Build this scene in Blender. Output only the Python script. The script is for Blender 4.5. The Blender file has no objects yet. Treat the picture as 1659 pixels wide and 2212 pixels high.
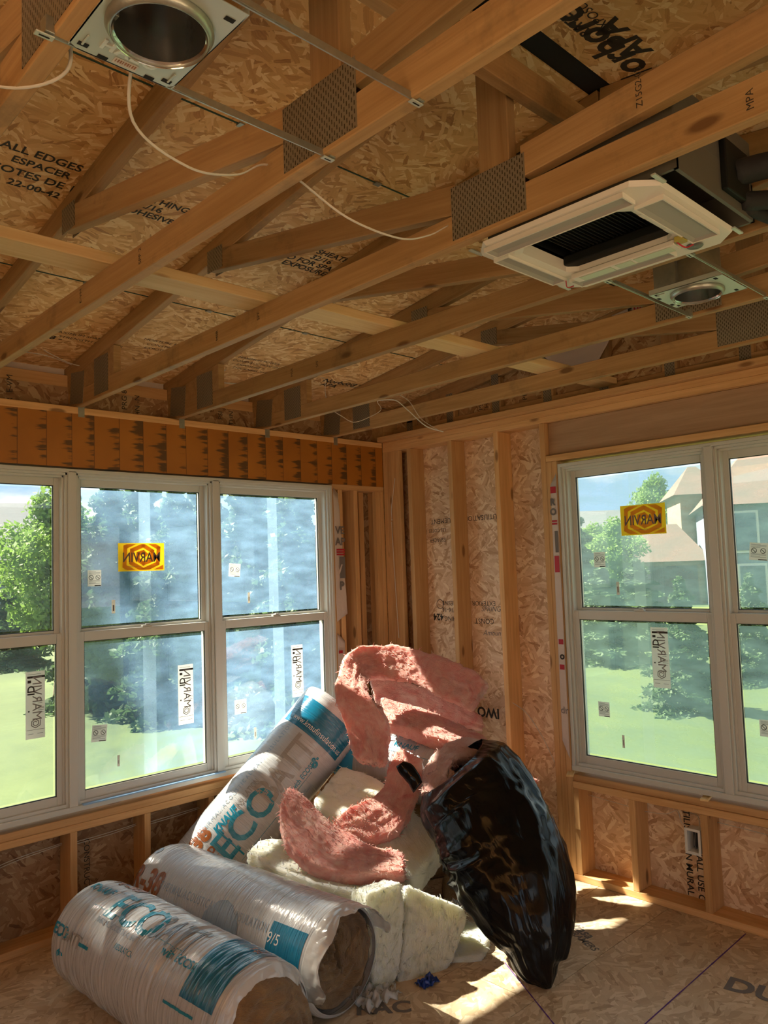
import bpy, bmesh, math, random
from mathutils import Vector, Matrix, noise, geometry

SC = bpy.context.scene
COL = SC.collection
random.seed(7)

# ---------------------------------------------------------------- camera
CAM_POS = Vector((-4.0132, -4.1991, 1.8609)); YAW, PITCH, ROLL, FPX = 0.7623, 0.0719, -0.0338, 1681.14
def cam_axes():
    f = Vector((math.sin(YAW)*math.cos(PITCH), math.cos(YAW)*math.cos(PITCH), math.sin(PITCH)))
    r = Vector((math.cos(YAW), -math.sin(YAW), 0)); u = r.cross(f)
    c, s = math.cos(ROLL), math.sin(ROLL)
    return c*r + s*u, -s*r + c*u, f
cd = bpy.data.cameras.new('camera'); cam = bpy.data.objects.new('camera', cd); COL.objects.link(cam)
_r, _u, _f = cam_axes()
cam.matrix_world = Matrix(((_r.x, _u.x, -_f.x, CAM_POS.x), (_r.y, _u.y, -_f.y, CAM_POS.y), (_r.z, _u.z, -_f.z, CAM_POS.z), (0, 0, 0, 1)))
cd.sensor_fit = 'VERTICAL'; cd.sensor_height = 36.0; cd.lens = 36.0*FPX/2212.0
cd.clip_start = 0.05; cd.clip_end = 500
SC.camera = cam
SC.view_settings.view_transform = 'Standard'; SC.view_settings.look = 'None'
SC.view_settings.gamma = 1.0; SC.view_settings.use_curve_mapping = False
SC.view_settings.exposure = 0.92

# ---------------------------------------------------------------- sky and sun
SKY_STRENGTH = 0.9
SUN_STRENGTH = 21.0
wd = bpy.data.worlds.new('sky'); SC.world = wd; wd.use_nodes = True
nt = wd.node_tree; nt.nodes.clear()
def nn(t, typ, **kw):
    n = t.nodes.new(typ)
    for k, v in kw.items():
        if k.startswith('i_'):
            key = k[2:]; key = int(key) if key.isdigit() else key
            n.inputs[key].default_value = v
        else: setattr(n, k, v)
    return n
out = nn(nt, 'ShaderNodeOutputWorld'); bg = nn(nt, 'ShaderNodeBackground'); bg.inputs['Strength'].default_value = SKY_STRENGTH
tc = nn(nt, 'ShaderNodeTexCoord'); mp = nn(nt, 'ShaderNodeMapping'); mp.inputs['Scale'].default_value = (1.0, 1.0, 3.2)
no = nn(nt, 'ShaderNodeTexNoise'); no.inputs['Scale'].default_value = 3.2; no.inputs['Detail'].default_value = 7; no.inputs['Roughness'].default_value = 0.6
rp = nn(nt, 'ShaderNodeValToRGB'); rp.color_ramp.elements[0].position = 0.42; rp.color_ramp.elements[0].color = (0.42, 0.60, 0.80, 1)
rp.color_ramp.elements[1].position = 0.56; rp.color_ramp.elements[1].color = (1.0, 0.95, 0.86, 1)
L = nt.links.new
L(tc.outputs['Generated'], mp.inputs['Vector']); L(mp.outputs[0], no.inputs['Vector']); L(no.outputs['Fac'], rp.inputs['Fac'])
L(rp.outputs['Color'], bg.inputs['Color']); L(bg.outputs[0], out.inputs['Surface'])
sd = bpy.data.lights.new('sun', 'SUN'); sd.energy = SUN_STRENGTH; sd.angle = math.radians(0.9); sd.color = (1.0, 0.85, 0.66)
sun = bpy.data.objects.new('sun', sd); COL.objects.link(sun); sun.location = (-4, 8, 9)
SUN_DIR = Vector((-0.35, 1.0, 1.14)).normalized()
sun.rotation_euler = SUN_DIR.to_track_quat('Z', 'Y').to_euler()

# ---------------------------------------------------------------- mesh helpers
def link(o): COL.objects.link(o); return o
def mesh_obj(name, verts, faces, mat=None, parent=None, uvs=None, smooth=False):
    me = bpy.data.meshes.new(name); me.from_pydata([tuple(v) for v in verts], [], faces); me.update()
    if uvs:
        ul = me.uv_layers.new(name='UVMap')
        for lp in me.loops: ul.data[lp.index].uv = uvs[lp.vertex_index]
    if smooth:
        for p in me.polygons: p.use_smooth = True
    o = bpy.data.objects.new(name, me); link(o)
    if mat: me.materials.append(mat)
    if parent: o.parent = parent
    return o
def bm_obj(name, bm, mat=None, parent=None, smooth=False):
    me = bpy.data.meshes.new(name); bmesh.ops.recalc_face_normals(bm, faces=bm.faces); bm.to_mesh(me); bm.free()
    if smooth:
        for p in me.polygons: p.use_smooth = True
    o = bpy.data.objects.new(name, me); link(o)
    if mat: me.materials.append(mat)
    if parent: o.parent = parent
    return o
def empty(name, loc=(0, 0, 0), label=None, cat=None, group=None, kind=None):
    o = bpy.data.objects.new(name, None); link(o); o.location = loc; o.empty_display_size = 0.1
    return tag(o, label, cat, group, kind)
def tag(o, label=None, cat=None, group=None, kind=None):
    if label: o['label'] = label
    if cat: o['category'] = cat
    if group: o['group'] = group
    if kind: o['kind'] = kind
    return o
def bm_box(bm, x0, x1, y0, y1, z0, z1, M=None):
    vs = [Vector((x, y, z)) for x in (x0, x1) for y in (y0, y1) for z in (z0, z1)]
    if M is not None: vs = [M @ v for v in vs]
    b = [bm.verts.new(v) for v in vs]
    for f in ((0,1,3,2),(4,6,7,5),(0,4,5,1),(2,3,7,6),(0,2,6,4),(1,5,7,3)): bm.faces.new([b[i] for i in f])
    return b
def bevel_all(bm, w, seg=2):
    bmesh.ops.bevel(bm, geom=bm.edges[:], offset=w, segments=seg, affect='EDGES', profile=0.5)
def box(name, x0, x1, y0, y1, z0, z1, mat, parent=None, bev=0.0):
    bm = bmesh.new(); c = Vector(((x0+x1)/2, (y0+y1)/2, (z0+z1)/2))
    bm_box(bm, x0-c.x, x1-c.x, y0-c.y, y1-c.y, z0-c.z, z1-c.z)
    if bev: bevel_all(bm, bev)
    o = bm_obj(name, bm, mat, parent); o.location = c
    return o
def lumber(name, a, b, w, t, mat, parent=None, up=(0, 0, 1), bev=0.0025, ends=(0, 0)):
    """board from a to b (centre line); w = size along 'up', t = the other size; long axis is the object's local X.
    ends: end-cut angles (tan), shear of the end faces along 'up'"""
    a = Vector(a); b = Vector(b); x = (b-a); Ln = x.length; x.normalize()
    u = Vector(up); u = (u - u.dot(x)*x).normalized(); s = u.cross(x)
    bm = bmesh.new(); bm_box(bm, -Ln/2, Ln/2, -t/2, t/2, -w/2, w/2)
    for v in bm.verts:
        v.co.x += (ends[0] if v.co.x < 0 else ends[1])*v.co.z
    bevel_all(bm, bev, 1)
    o = bm_obj(name, bm, mat, parent)
    R = Matrix((x, s, u)).transposed()
    o.matrix_basis = Matrix.Translation((a+b)/2) @ R.to_4x4()
    return o
def tube(name, pts, r, mat, parent=None, flat=1.0, cyc=False, seg=8, up=None):
    """swept tube through smooth points"""
    P = catmull([Vector(p) for p in pts], 8) if len(pts) > 2 else [Vector(p) for p in pts]
    vs = []; n = len(P)
    prev = None
    for i, p in enumerate(P):
        t = (P[min(i+1, n-1)] - P[max(i-1, 0)]).normalized()
        ref = Vector(up) if up else Vector((0, 0, 1))
        if prev is None:
            s = t.cross(ref)
            if s.length < 0.1: s = t.cross(Vector((1, 0, 0)))
            s.normalize()
        else:
            s = (prev - prev.dot(t)*t)
            s.normalize()
        prev = s; w = s.cross(t)
        for k in range(seg):
            a = 2*math.pi*k/seg; vs.append(p + r*math.cos(a)*s + r*flat*math.sin(a)*w)
    fs = []
    for i in range(n-1):
        for k in range(seg):
            k2 = (k+1) % seg; fs.append((i*seg+k, i*seg+k2, (i+1)*seg+k2, (i+1)*seg+k))
    fs.append(tuple(range(seg))[::-1]); fs.append(tuple((n-1)*seg+k for k in range(seg)))
    return mesh_obj(name, vs, fs, mat, parent, smooth=True)
def catmull(P, sub):
    out = []
    n = len(P)
    for i in range(n-1):
        p0 = P[i-1] if i > 0 else P[0]*2-P[1]; p1 = P[i]; p2 = P[i+1]; p3 = P[i+2] if i+2 < n else P[-1]*2-P[-2]
        for k in range(sub):
            t = k/sub
            out.append(0.5*((2*p1) + (-p0+p2)*t + (2*p0-5*p1+4*p2-p3)*t*t + (-p0+3*p1-3*p2+p3)*t**3))
    out.append(P[-1].copy()); return out
def lathe_ring(name, prof, mat, parent=None, seg=48, M=None, smooth=True):
    """prof = list of (r, z); revolved about local Z"""
    vs = []; fs = []; n = len(prof)
    for k in range(seg):
        a = 2*math.pi*k/seg
        for r, z in prof:
            v = Vector((r*math.cos(a), r*math.sin(a), z)); vs.append(M @ v if M is not None else v)
    for k in range(seg):
        k2 = (k+1) % seg
        for i in range(n-1): fs.append((k*n+i, k2*n+i, k2*n+i+1, k*n+i+1))
    return mesh_obj(name, vs, fs, mat, parent, smooth=smooth)
def text_mesh(s, size, align='CENTER', ext=0.0, shear=0.0, bold=0.0, spacing=1.0):
    cu = bpy.data.curves.new('lettering', 'FONT'); cu.body = s; cu.size = size; cu.align_x = align; cu.align_y = 'CENTER'
    cu.extrude = ext; cu.shear = shear; cu.offset = bold; cu.resolution_u = 3; cu.space_character = spacing
    o = bpy.data.objects.new('lettering', cu); COL.objects.link(o)
    dg = bpy.context.evaluated_depsgraph_get(); dg.update()
    me = bpy.data.meshes.new_from_object(o.evaluated_get(dg))
    bpy.data.objects.remove(o); bpy.data.curves.remove(cu)
    clean = bpy.data.meshes.new('lettering'); clean.from_pydata([tuple(v.co) for v in me.vertices], [], [tuple(p.vertices) for p in me.polygons]); bpy.data.meshes.remove(me)
    return clean
def put_text(name, s, size, org, right, up, mat, parent=None, mirror=False, sx=1.0, **kw):
    """flat lettering in the plane (right, up) through org; mirror = seen from behind"""
    me = text_mesh(s, size, **kw); me.name = name
    r = Vector(right).normalized(); u = Vector(up); u = (u-u.dot(r)*r).normalized(); org = Vector(org); nv = r.cross(u)
    for v in me.vertices:
        x = v.co.x*sx*(-1 if mirror else 1); v.co = org + r*x + u*v.co.y + nv*v.co.z
    me.materials.clear(); me.materials.append(mat)
    o = bpy.data.objects.new(name, me); link(o)
    if parent: o.parent = parent
    return o

# ---------------------------------------------------------------- materials
def newmat(name):
    m = bpy.data.materials.new(name); m.use_nodes = True; t = m.node_tree
    return m, t, t.nodes['Principled BSDF'], t.links.new
def simple(name, col, rough=0.6, metal=0.0, coat=0.0, bump=None, var=0.0, spec=0.5):
    m, t, p, L = newmat(name)
    p.inputs['Base Color'].default_value = (*col, 1); p.inputs['Roughness'].default_value = rough; p.inputs['Metallic'].default_value = metal
    p.inputs['Coat Weight'].default_value = coat; p.inputs['Specular IOR Level'].default_value = spec
    tcx = nn(t, 'ShaderNodeTexCoord')
    if bump or var:
        nz = nn(t, 'ShaderNodeTexNoise'); nz.inputs['Scale'].default_value = (bump[0] if bump else 8); nz.inputs['Detail'].default_value = 5
        L(tcx.outputs['Object'], nz.inputs['Vector'])
        if bump:
            bp = nn(t, 'ShaderNodeBump'); bp.inputs['Strength'].default_value = bump[1]; bp.inputs['Distance'].default_value = 0.01
            L(nz.outputs['Fac'], bp.inputs['Height']); L(bp.outputs[0], p.inputs['Normal'])
        if var:
            mx = nn(t, 'ShaderNodeMix', data_type='RGBA'); mx.inputs[6].default_value = (*[c*(1-var) for c in col], 1); mx.inputs[7].default_value = (*[min(1, c*(1+var)) for c in col], 1)
            L(nz.outputs['Fac'], mx.inputs[0]); L(mx.outputs[2], p.inputs['Base Color'])
    return m
def wood_mat(name, light, dark, knots=True, stain=0.0):
    """sawn softwood: grain and knots run along the object's local X"""
    m, t, p, L = newmat(name)
    tcx = nn(t, 'ShaderNodeTexCoord'); oi = nn(t, 'ShaderNodeObjectInfo')
    off = nn(t, 'ShaderNodeVectorMath', operation='SCALE'); cmb = nn(t, 'ShaderNodeCombineXYZ')
    for i in range(3): L(oi.outputs['Random'], cmb.inputs[i])
    L(cmb.outputs[0], off.inputs[0]); off.inputs['Scale'].default_value = 37.0
    ad = nn(t, 'ShaderNodeVectorMath', operation='ADD'); L(tcx.outputs['Object'], ad.inputs[0]); L(off.outputs[0], ad.inputs[1])
    mp1 = nn(t, 'ShaderNodeMapping'); mp1.inputs['Scale'].default_value = (0.9, 14, 14); L(ad.outputs[0], mp1.inputs['Vector'])
    n1 = nn(t, 'ShaderNodeTexNoise'); n1.inputs['Scale'].default_value = 1.6; n1.inputs['Detail'].default_value = 4; n1.inputs['Distortion'].default_value = 1.2; L(mp1.outputs[0], n1.inputs['Vector'])
    mp2 = nn(t, 'ShaderNodeMapping'); mp2.inputs['Scale'].default_value = (3, 110, 110); L(ad.outputs[0], mp2.inputs['Vector'])
    n2 = nn(t, 'ShaderNodeTexNoise'); n2.inputs['Scale'].default_value = 1.5; n2.inputs['Detail'].default_value = 3; L(mp2.outputs[0], n2.inputs['Vector'])
    a1 = nn(t, 'ShaderNodeMath', operation='MULTIPLY_ADD'); L(n2.outputs['Fac'], a1.inputs[0]); a1.inputs[1].default_value = 0.45
    L(n1.outputs['Fac'], a1.inputs[2])
    rmp = nn(t, 'ShaderNodeValToRGB'); rmp.color_ramp.elements[0].position = 0.42; rmp.color_ramp.elements[0].color = (*dark, 1)
    rmp.color_ramp.elements[1].position = 0.92; rmp.color_ramp.elements[1].color = (*light, 1)
    L(a1.outputs[0], rmp.inputs['Fac'])
    hs = nn(t, 'ShaderNodeHueSaturation')
    mr = nn(t, 'ShaderNodeMapRange'); mr.inputs['To Min'].default_value = 0.82; mr.inputs['To Max'].default_value = 1.16
    L(oi.outputs['Random'], mr.inputs['Value']); L(mr.outputs[0], hs.inputs['Value']); L(rmp.outputs['Color'], hs.inputs['Color'])
    last = hs.outputs['Color']
    if knots:
        mp3 = nn(t, 'ShaderNodeMapping'); mp3.inputs['Scale'].default_value = (3.2, 9, 9); L(ad.outputs[0], mp3.inputs['Vector'])
        vo = nn(t, 'ShaderNodeTexVoronoi'); vo.inputs['Scale'].default_value = 1.0; L(mp3.outputs[0], vo.inputs['Vector'])
        sp = nn(t, 'ShaderNodeSeparateColor'); L(vo.outputs['Color'], sp.inputs[0])
        gt = nn(t, 'ShaderNodeMath', operation='GREATER_THAN'); L(sp.outputs[0], gt.inputs[0]); gt.inputs[1].default_value = 0.5
        kr = nn(t, 'ShaderNodeMapRange'); kr.inputs['From Min'].default_value = 0.10; kr.inputs['From Max'].default_value = 0.17; kr.inputs['To Min'].default_value = 0.8; kr.inputs['To Max'].default_value = 0.0
        L(vo.outputs['Distance'], kr.inputs['Value'])
        ml = nn(t, 'ShaderNodeMath', operation='MULTIPLY'); L(kr.outputs[0], ml.inputs[0]); L(gt.outputs[0], ml.inputs[1])
        mx = nn(t, 'ShaderNodeMix', data_type='RGBA'); L(ml.outputs[0], mx.inputs[0]); L(last, mx.inputs[6]); mx.inputs[7].default_value = (dark[0]*0.35, dark[1]*0.28, dark[2]*0.25, 1)
        last = mx.outputs[2]
    if stain:
        n4 = nn(t, 'ShaderNodeTexNoise'); n4.inputs['Scale'].default_value = 3.5; n4.inputs['Detail'].default_value = 6; n4.inputs['Roughness'].default_value = 0.7; L(ad.outputs[0], n4.inputs['Vector'])
        sr = nn(t, 'ShaderNodeMapRange'); sr.inputs['From Min'].default_value = 0.56; sr.inputs['From Max'].default_value = 0.72; sr.inputs['To Max'].default_value = stain
        L(n4.outputs['Fac'], sr.inputs['Value'])
        mx2 = nn(t, 'ShaderNodeMix', data_type='RGBA'); L(sr.outputs[0], mx2.inputs[0]); L(last, mx2.inputs[6]); mx2.inputs[7].default_value = (0.06, 0.04, 0.025, 1)
        last = mx2.outputs[2]
    L(last, p.inputs['Base Color']); p.inputs['Roughness'].default_value = 0.62; p.inputs['Specular IOR Level'].default_value = 0.3
    bp = nn(t, 'ShaderNodeBump'); bp.inputs['Strength'].default_value = 0.25; bp.inputs['Distance'].default_value = 0.004
    L(a1.outputs[0], bp.inputs['Height']); L(bp.outputs[0], p.inputs['Normal'])
    return m
def osb_mat(name, cols, axis='XY', seed=0.0, scale=1.0, contrast=1.0, rough=0.55):
    """oriented strand board: layers of randomly turned wood strands. axis = the two object axes of the sheet"""
    m, t, p, L = newmat(name)
    tcx = nn(t, 'ShaderNodeTexCoord'); sp = nn(t, 'ShaderNodeSeparateXYZ'); L(tcx.outputs['Object'], sp.inputs[0])
    cb = nn(t, 'ShaderNodeCombineXYZ'); L(sp.outputs['XYZ'.index(axis[0])], cb.inputs[0]); L(sp.outputs['XYZ'.index(axis[1])], cb.inputs[1])
    last = None; hlast = None
    for k in range(4):
        o = nn(t, 'ShaderNodeVectorMath', operation='ADD'); L(cb.outputs[0], o.inputs[0]); o.inputs[1].default_value = (seed+3.7*k, 1.3*k+seed*2, 0)
        v1 = nn(t, 'ShaderNodeTexVoronoi', voronoi_dimensions='2D'); v1.inputs['Scale'].default_value = 6.0*scale+1.7*k; L(o.outputs[0], v1.inputs['Vector'])
        s1 = nn(t, 'ShaderNodeSeparateColor'); L(v1.outputs['Color'], s1.inputs[0])
        an = nn(t, 'ShaderNodeMapRange'); an.inputs['To Min'].default_value = -1.25; an.inputs['To Max'].default_value = 1.25; L(s1.outputs[0], an.inputs['Value'])
        vr = nn(t, 'ShaderNodeVectorRotate', rotation_type='Z_AXIS'); L(o.outputs[0], vr.inputs['Vector']); L(an.outputs[0], vr.inputs['Angle'])
        ds = nn(t, 'ShaderNodeTexNoise', noise_dimensions='2D'); ds.inputs['Scale'].default_value = 30; ds.inputs['Detail'].default_value = 2; L(o.outputs[0], ds.inputs['Vector'])
        dm = nn(t, 'ShaderNodeVectorMath', operation='MULTIPLY_ADD'); L(ds.outputs['Color'], dm.inputs[0]); dm.inputs[1].default_value = (0.012, 0.012, 0); L(vr.outputs[0], dm.inputs[2])
        mpp = nn(t, 'ShaderNodeMapping'); mpp.inputs['Scale'].default_value = ((8.5+k)*scale, (46+7*k)*scale, 1); L(dm.outputs[0], mpp.inputs['Vector'])
        v2 = nn(t, 'ShaderNodeTexVoronoi', voronoi_dimensions='2D'); v2.inputs['Scale'].default_value = 1.0; v2.inputs['Randomness'].default_value = 0.9; L(mpp.outputs[0], v2.inputs['Vector'])
        s2 = nn(t, 'ShaderNodeSeparateColor'); L(v2.outputs['Color'], s2.inputs[0])
        # grain inside the strand
        mg = nn(t, 'ShaderNodeMapping'); mg.inputs['Scale'].default_value = (12, 260, 1); L(dm.outputs[0], mg.inputs['Vector'])
        ng = nn(t, 'ShaderNodeTexNoise', noise_dimensions='2D'); ng.inputs['Scale'].default_value = 1.0; ng.inputs['Detail'].default_value = 3; L(mg.outputs[0], ng.inputs['Vector'])
        ag = nn(t, 'ShaderNodeMath', operation='MULTIPLY_ADD'); L(ng.outputs['Fac'], ag.inputs[0]); ag.inputs[1].default_value = 0.22; L(s2.outputs[1], ag.inputs[2])
        if last is None: last = ag.outputs[0]; hlast = s2.outputs[0]
        else:
            gt = nn(t, 'ShaderNodeMath', operation='GREATER_THAN'); L(s2.outputs[0], gt.inputs[0]); gt.inputs[1].default_value = 0.55+0.05*k
            mx = nn(t, 'ShaderNodeMix'); L(gt.outputs[0], mx.inputs[0]); L(last, mx.inputs[2]); L(ag.outputs[0], mx.inputs[3]); last = mx.outputs[0]
            mh = nn(t, 'ShaderNodeMix'); L(gt.outputs[0], mh.inputs[0]); L(hlast, mh.inputs[2]); L(s2.outputs[2], mh.inputs[3]); hlast = mh.outputs[0]
    rmp = nn(t, 'ShaderNodeValToRGB'); cr = rmp.color_ramp
    pos = [0.04, 0.16, 0.45, 0.8, 1.08]
    cr.elements[0].position = pos[0]; cr.elements[0].color = (*cols[0], 1); cr.elements[1].position = 1.0; cr.elements[1].color = (*cols[4], 1)
    for i in (1, 2, 3):
        e = cr.elements.new(pos[i]); e.color = (*cols[i], 1)
    L(last, rmp.inputs['Fac'])
    nl = nn(t, 'ShaderNodeTexNoise'); nl.inputs['Scale'].default_value = 1.3; nl.inputs['Detail'].default_value = 2; L(tcx.outputs['Object'], nl.inputs['Vector'])
    mr = nn(t, 'ShaderNodeMapRange'); mr.inputs['To Min'].default_value = 0.8; mr.inputs['To Max'].default_value = 1.2; L(nl.outputs['Fac'], mr.inputs['Value'])
    hs = nn(t, 'ShaderNodeHueSaturation'); L(mr.outputs[0], hs.inputs['Value']); L(rmp.outputs['Color'], hs.inputs['Color'])
    L(hs.outputs['Color'], p.inputs['Base Color']); p.inputs['Roughness'].default_value = rough; p.inputs['Specular IOR Level'].default_value = 0.35
    bp = nn(t, 'ShaderNodeBump'); bp.inputs['Strength'].default_value = 0.5; bp.inputs['Distance'].default_value = 0.003
    L(hlast, bp.inputs['Height']); L(bp.outputs[0], p.inputs['Normal'])
    return m
def lvl_mat():
    m, t, p, L = newmat('laminated_beam')
    tcx = nn(t, 'ShaderNodeTexCoord'); sp = nn(t, 'ShaderNodeSeparateXYZ'); L(tcx.outputs['Object'], sp.inputs[0])
    nw = nn(t, 'ShaderNodeTexNoise', noise_dimensions='1D'); nw.inputs['Scale'].default_value = 2.2; L(sp.outputs[0], nw.inputs['W'])
    w = nn(t, 'ShaderNodeMath', operation='MULTIPLY_ADD'); L(nw.outputs['Fac'], w.inputs[0]); w.inputs[1].default_value = 0.08; L(sp.outputs[0], w.inputs[2])
    d = nn(t, 'ShaderNodeMath', operation='DIVIDE'); L(w.outputs[0], d.inputs[0]); d.inputs[1].default_value = 0.142
    fr = nn(t, 'ShaderNodeMath', operation='FRACT'); L(d.outputs[0], fr.inputs[0])
    fl = nn(t, 'ShaderNodeMath', operation='FLOOR'); L(d.outputs[0], fl.inputs[0])
    mp = nn(t, 'ShaderNodeMapping'); mp.inputs['Scale'].default_value = (3.5, 1, 32); L(tcx.outputs['Object'], mp.inputs['Vector'])
    n = nn(t, 'ShaderNodeTexNoise'); n.inputs['Scale'].default_value = 1.0; n.inputs['Detail'].default_value = 5; n.inputs['Roughness'].default_value = 0.6; L(mp.outputs[0], n.inputs['Vector'])
    # blotches gather on the right side of every lamination scarf
    msk = nn(t, 'ShaderNodeMapRange'); msk.inputs['From Min'].default_value = 0.35; msk.inputs['From Max'].default_value = 0.85; msk.inputs['To Min'].default_value = -0.16; msk.inputs['To Max'].default_value = 0.06
    L(fr.outputs[0], msk.inputs['Value'])
    wn = nn(t, 'ShaderNodeTexWhiteNoise', noise_dimensions='1D'); L(fl.outputs[0], wn.inputs['W'])
    wm = nn(t, 'ShaderNodeMath', operation='MULTIPLY_ADD'); L(wn.outputs[0], wm.inputs[0]); wm.inputs[1].default_value = 0.10; L(msk.outputs[0], wm.inputs[2])
    s = nn(t, 'ShaderNodeMath', operation='ADD'); L(n.outputs['Fac'], s.inputs[0]); L(wm.outputs[0], s.inputs[1])
    th = nn(t, 'ShaderNodeMapRange'); th.inputs['From Min'].default_value = 0.555; th.inputs['From Max'].default_value = 0.64; th.inputs['To Max'].default_value = 0.8; L(s.outputs[0], th.inputs['Value'])
    n3 = nn(t, 'ShaderNodeTexNoise'); n3.inputs['Scale'].default_value = 5; n3.inputs['Detail'].default_value = 6; L(tcx.outputs['Object'], n3.inputs['Vector'])
    base = nn(t, 'ShaderNodeMix', data_type='RGBA'); base.inputs[6].default_value = (0.30, 0.10, 0.010, 1); base.inputs[7].default_value = (0.50, 0.19, 0.020, 1)
    L(n3.outputs['Fac'], base.inputs[0])
    mx = nn(t, 'ShaderNodeMix', data_type='RGBA'); L(th.outputs[0], mx.inputs[0]); L(base.outputs[2], mx.inputs[6]); mx.inputs[7].default_value = (0.045, 0.028, 0.012, 1)
    ln = nn(t, 'ShaderNodeMath', operation='GREATER_THAN'); L(fr.outputs[0], ln.inputs[0]); ln.inputs[1].default_value = 0.975
    lm = nn(t, 'ShaderNodeMath', operation='MULTIPLY'); L(ln.outputs[0], lm.inputs[0]); lm.inputs[1].default_value = 0.8
    m2 = nn(t, 'ShaderNodeMix', data_type='RGBA'); L(lm.outputs[0], m2.inputs[0]); L(mx.outputs[2], m2.inputs[6]); m2.inputs[7].default_value = (0.10, 0.035, 0.008, 1)
    L(m2.outputs[2], p.inputs['Base Color']); p.inputs['Roughness'].default_value = 0.5
    return m

SPF = wood_mat('spruce_lumber', (0.70, 0.42, 0.19), (0.52, 0.27, 0.095))
TRUSSW = wood_mat('truss_lumber', (0.48, 0.295, 0.13), (0.33, 0.18, 0.068), stain=0.5)
BRACEW = wood_mat('bright_brace_lumber', (0.80, 0.58, 0.29), (0.66, 0.42, 0.18))
PLANKW = wood_mat('pink_header_lumber', (0.56, 0.36, 0.22), (0.42, 0.25, 0.14))
DARKW = wood_mat('old_sill_lumber', (0.34, 0.24, 0.15), (0.2, 0.13, 0.08))
OSB_COLS = [(0.33, 0.135, 0.045), (0.58, 0.30, 0.105), (0.76, 0.45, 0.18), (0.83, 0.53, 0.23), (0.95, 0.70, 0.38)]
ROOF = osb_mat('roof_strand_board', OSB_COLS, 'XY', 1.3, 1.0)
WALLL = osb_mat('left_wall_shaded_board', [(0.09, 0.03, 0.012), (0.22, 0.105, 0.045), (0.29, 0.16, 0.075), (0.34, 0.20, 0.10), (0.42, 0.28, 0.155)], 'XZ', 5.1, 0.8)  # strand colours darkened to hold the shade on the left wall
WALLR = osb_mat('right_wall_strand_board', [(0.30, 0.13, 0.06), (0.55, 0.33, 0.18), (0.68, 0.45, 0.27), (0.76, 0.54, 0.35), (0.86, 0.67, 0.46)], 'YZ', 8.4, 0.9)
FLOORM = osb_mat('subfloor_strand_board', [(0.26, 0.16, 0.09), (0.44, 0.31, 0.19), (0.53, 0.39, 0.25), (0.58, 0.44, 0.29), (0.68, 0.54, 0.38)], 'XY', 2.9, 0.8, rough=0.35)
LVL = lvl_mat()
VINYL = simple('vinyl_frame', (0.60, 0.60, 0.55), 0.38)
BLACK = simple('black_felt', (0.008, 0.008, 0.008), 0.9)
INK = simple('black_ink', (0.03, 0.022, 0.015), 0.7)
INKG = simple('grey_ink', (0.16, 0.14, 0.13), 0.7)
PURPLE = simple('purple_chalk', (0.10, 0.03, 0.20), 0.8)
GREEN = simple('green_sheet_edge', (0.03, 0.07, 0.045), 0.7)
GASK = simple('black_gasket', (0.02, 0.025, 0.022), 0.5)
WIRE = simple('white_cable_jacket', (0.68, 0.63, 0.55), 0.4)
GALV = simple('galvanized_steel', (0.42, 0.43, 0.38), 0.38, 0.85, bump=(60, 0.1), var=0.2)
PAN = simple('painted_pan', (0.56, 0.60, 0.54), 0.4, 0.45)
BRIGHT = simple('bright_steel', (0.6, 0.6, 0.56), 0.12, 1.0)
REDP = simple('red_print', (0.45, 0.01, 0.025), 0.5)
WRAP = simple('house_wrap', (0.62, 0.52, 0.45), 0.5, bump=(20, 0.5), var=0.06)

def gusset_mat():
    m, t, p, L = newmat('toothed_truss_plate')
    tcx = nn(t, 'ShaderNodeTexCoord'); mp = nn(t, 'ShaderNodeMapping'); mp.inputs['Scale'].default_value = (118, 118, 52); L(tcx.outputs['Object'], mp.inputs['Vector'])
    sp = nn(t, 'ShaderNodeSeparateXYZ'); L(mp.outputs[0], sp.inputs[0])
    fx = nn(t, 'ShaderNodeMath', operation='FRACT'); L(sp.outputs[1], fx.inputs[0])
    flx = nn(t, 'ShaderNodeMath', operation='FLOOR'); L(sp.outputs[1], flx.inputs[0])
    hz = nn(t, 'ShaderNodeMath', operation='MULTIPLY_ADD'); L(flx.outputs[0], hz.inputs[0]); hz.inputs[1].default_value = 0.5; L(sp.outputs[2], hz.inputs[2])
    fz = nn(t, 'ShaderNodeMath', operation='FRACT'); L(hz.outputs[0], fz.inputs[0])
    a = nn(t, 'ShaderNodeMath', operation='LESS_THAN'); L(fx.outputs[0], a.inputs[0]); a.inputs[1].default_value = 0.38
    b = nn(t, 'ShaderNodeMath', operation='LESS_THAN'); L(fz.outputs[0], b.inputs[0]); b.inputs[1].default_value = 0.55
    c = nn(t, 'ShaderNodeMath', operation='MULTIPLY'); L(a.outputs[0], c.inputs[0]); L(b.outputs[0], c.inputs[1])
    mx = nn(t, 'ShaderNodeMix', data_type='RGBA'); L(c.outputs[0], mx.inputs[0]); mx.inputs[6].default_value = (0.31, 0.27, 0.20, 1); mx.inputs[7].default_value = (0.07, 0.055, 0.035, 1)
    L(mx.outputs[2], p.inputs['Base Color']); p.inputs['Metallic'].default_value = 0.55; p.inputs['Roughness'].default_value = 0.5
    return m
GUSSET = gusset_mat()
ZT = 2.799; S2 = 0.038

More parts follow.
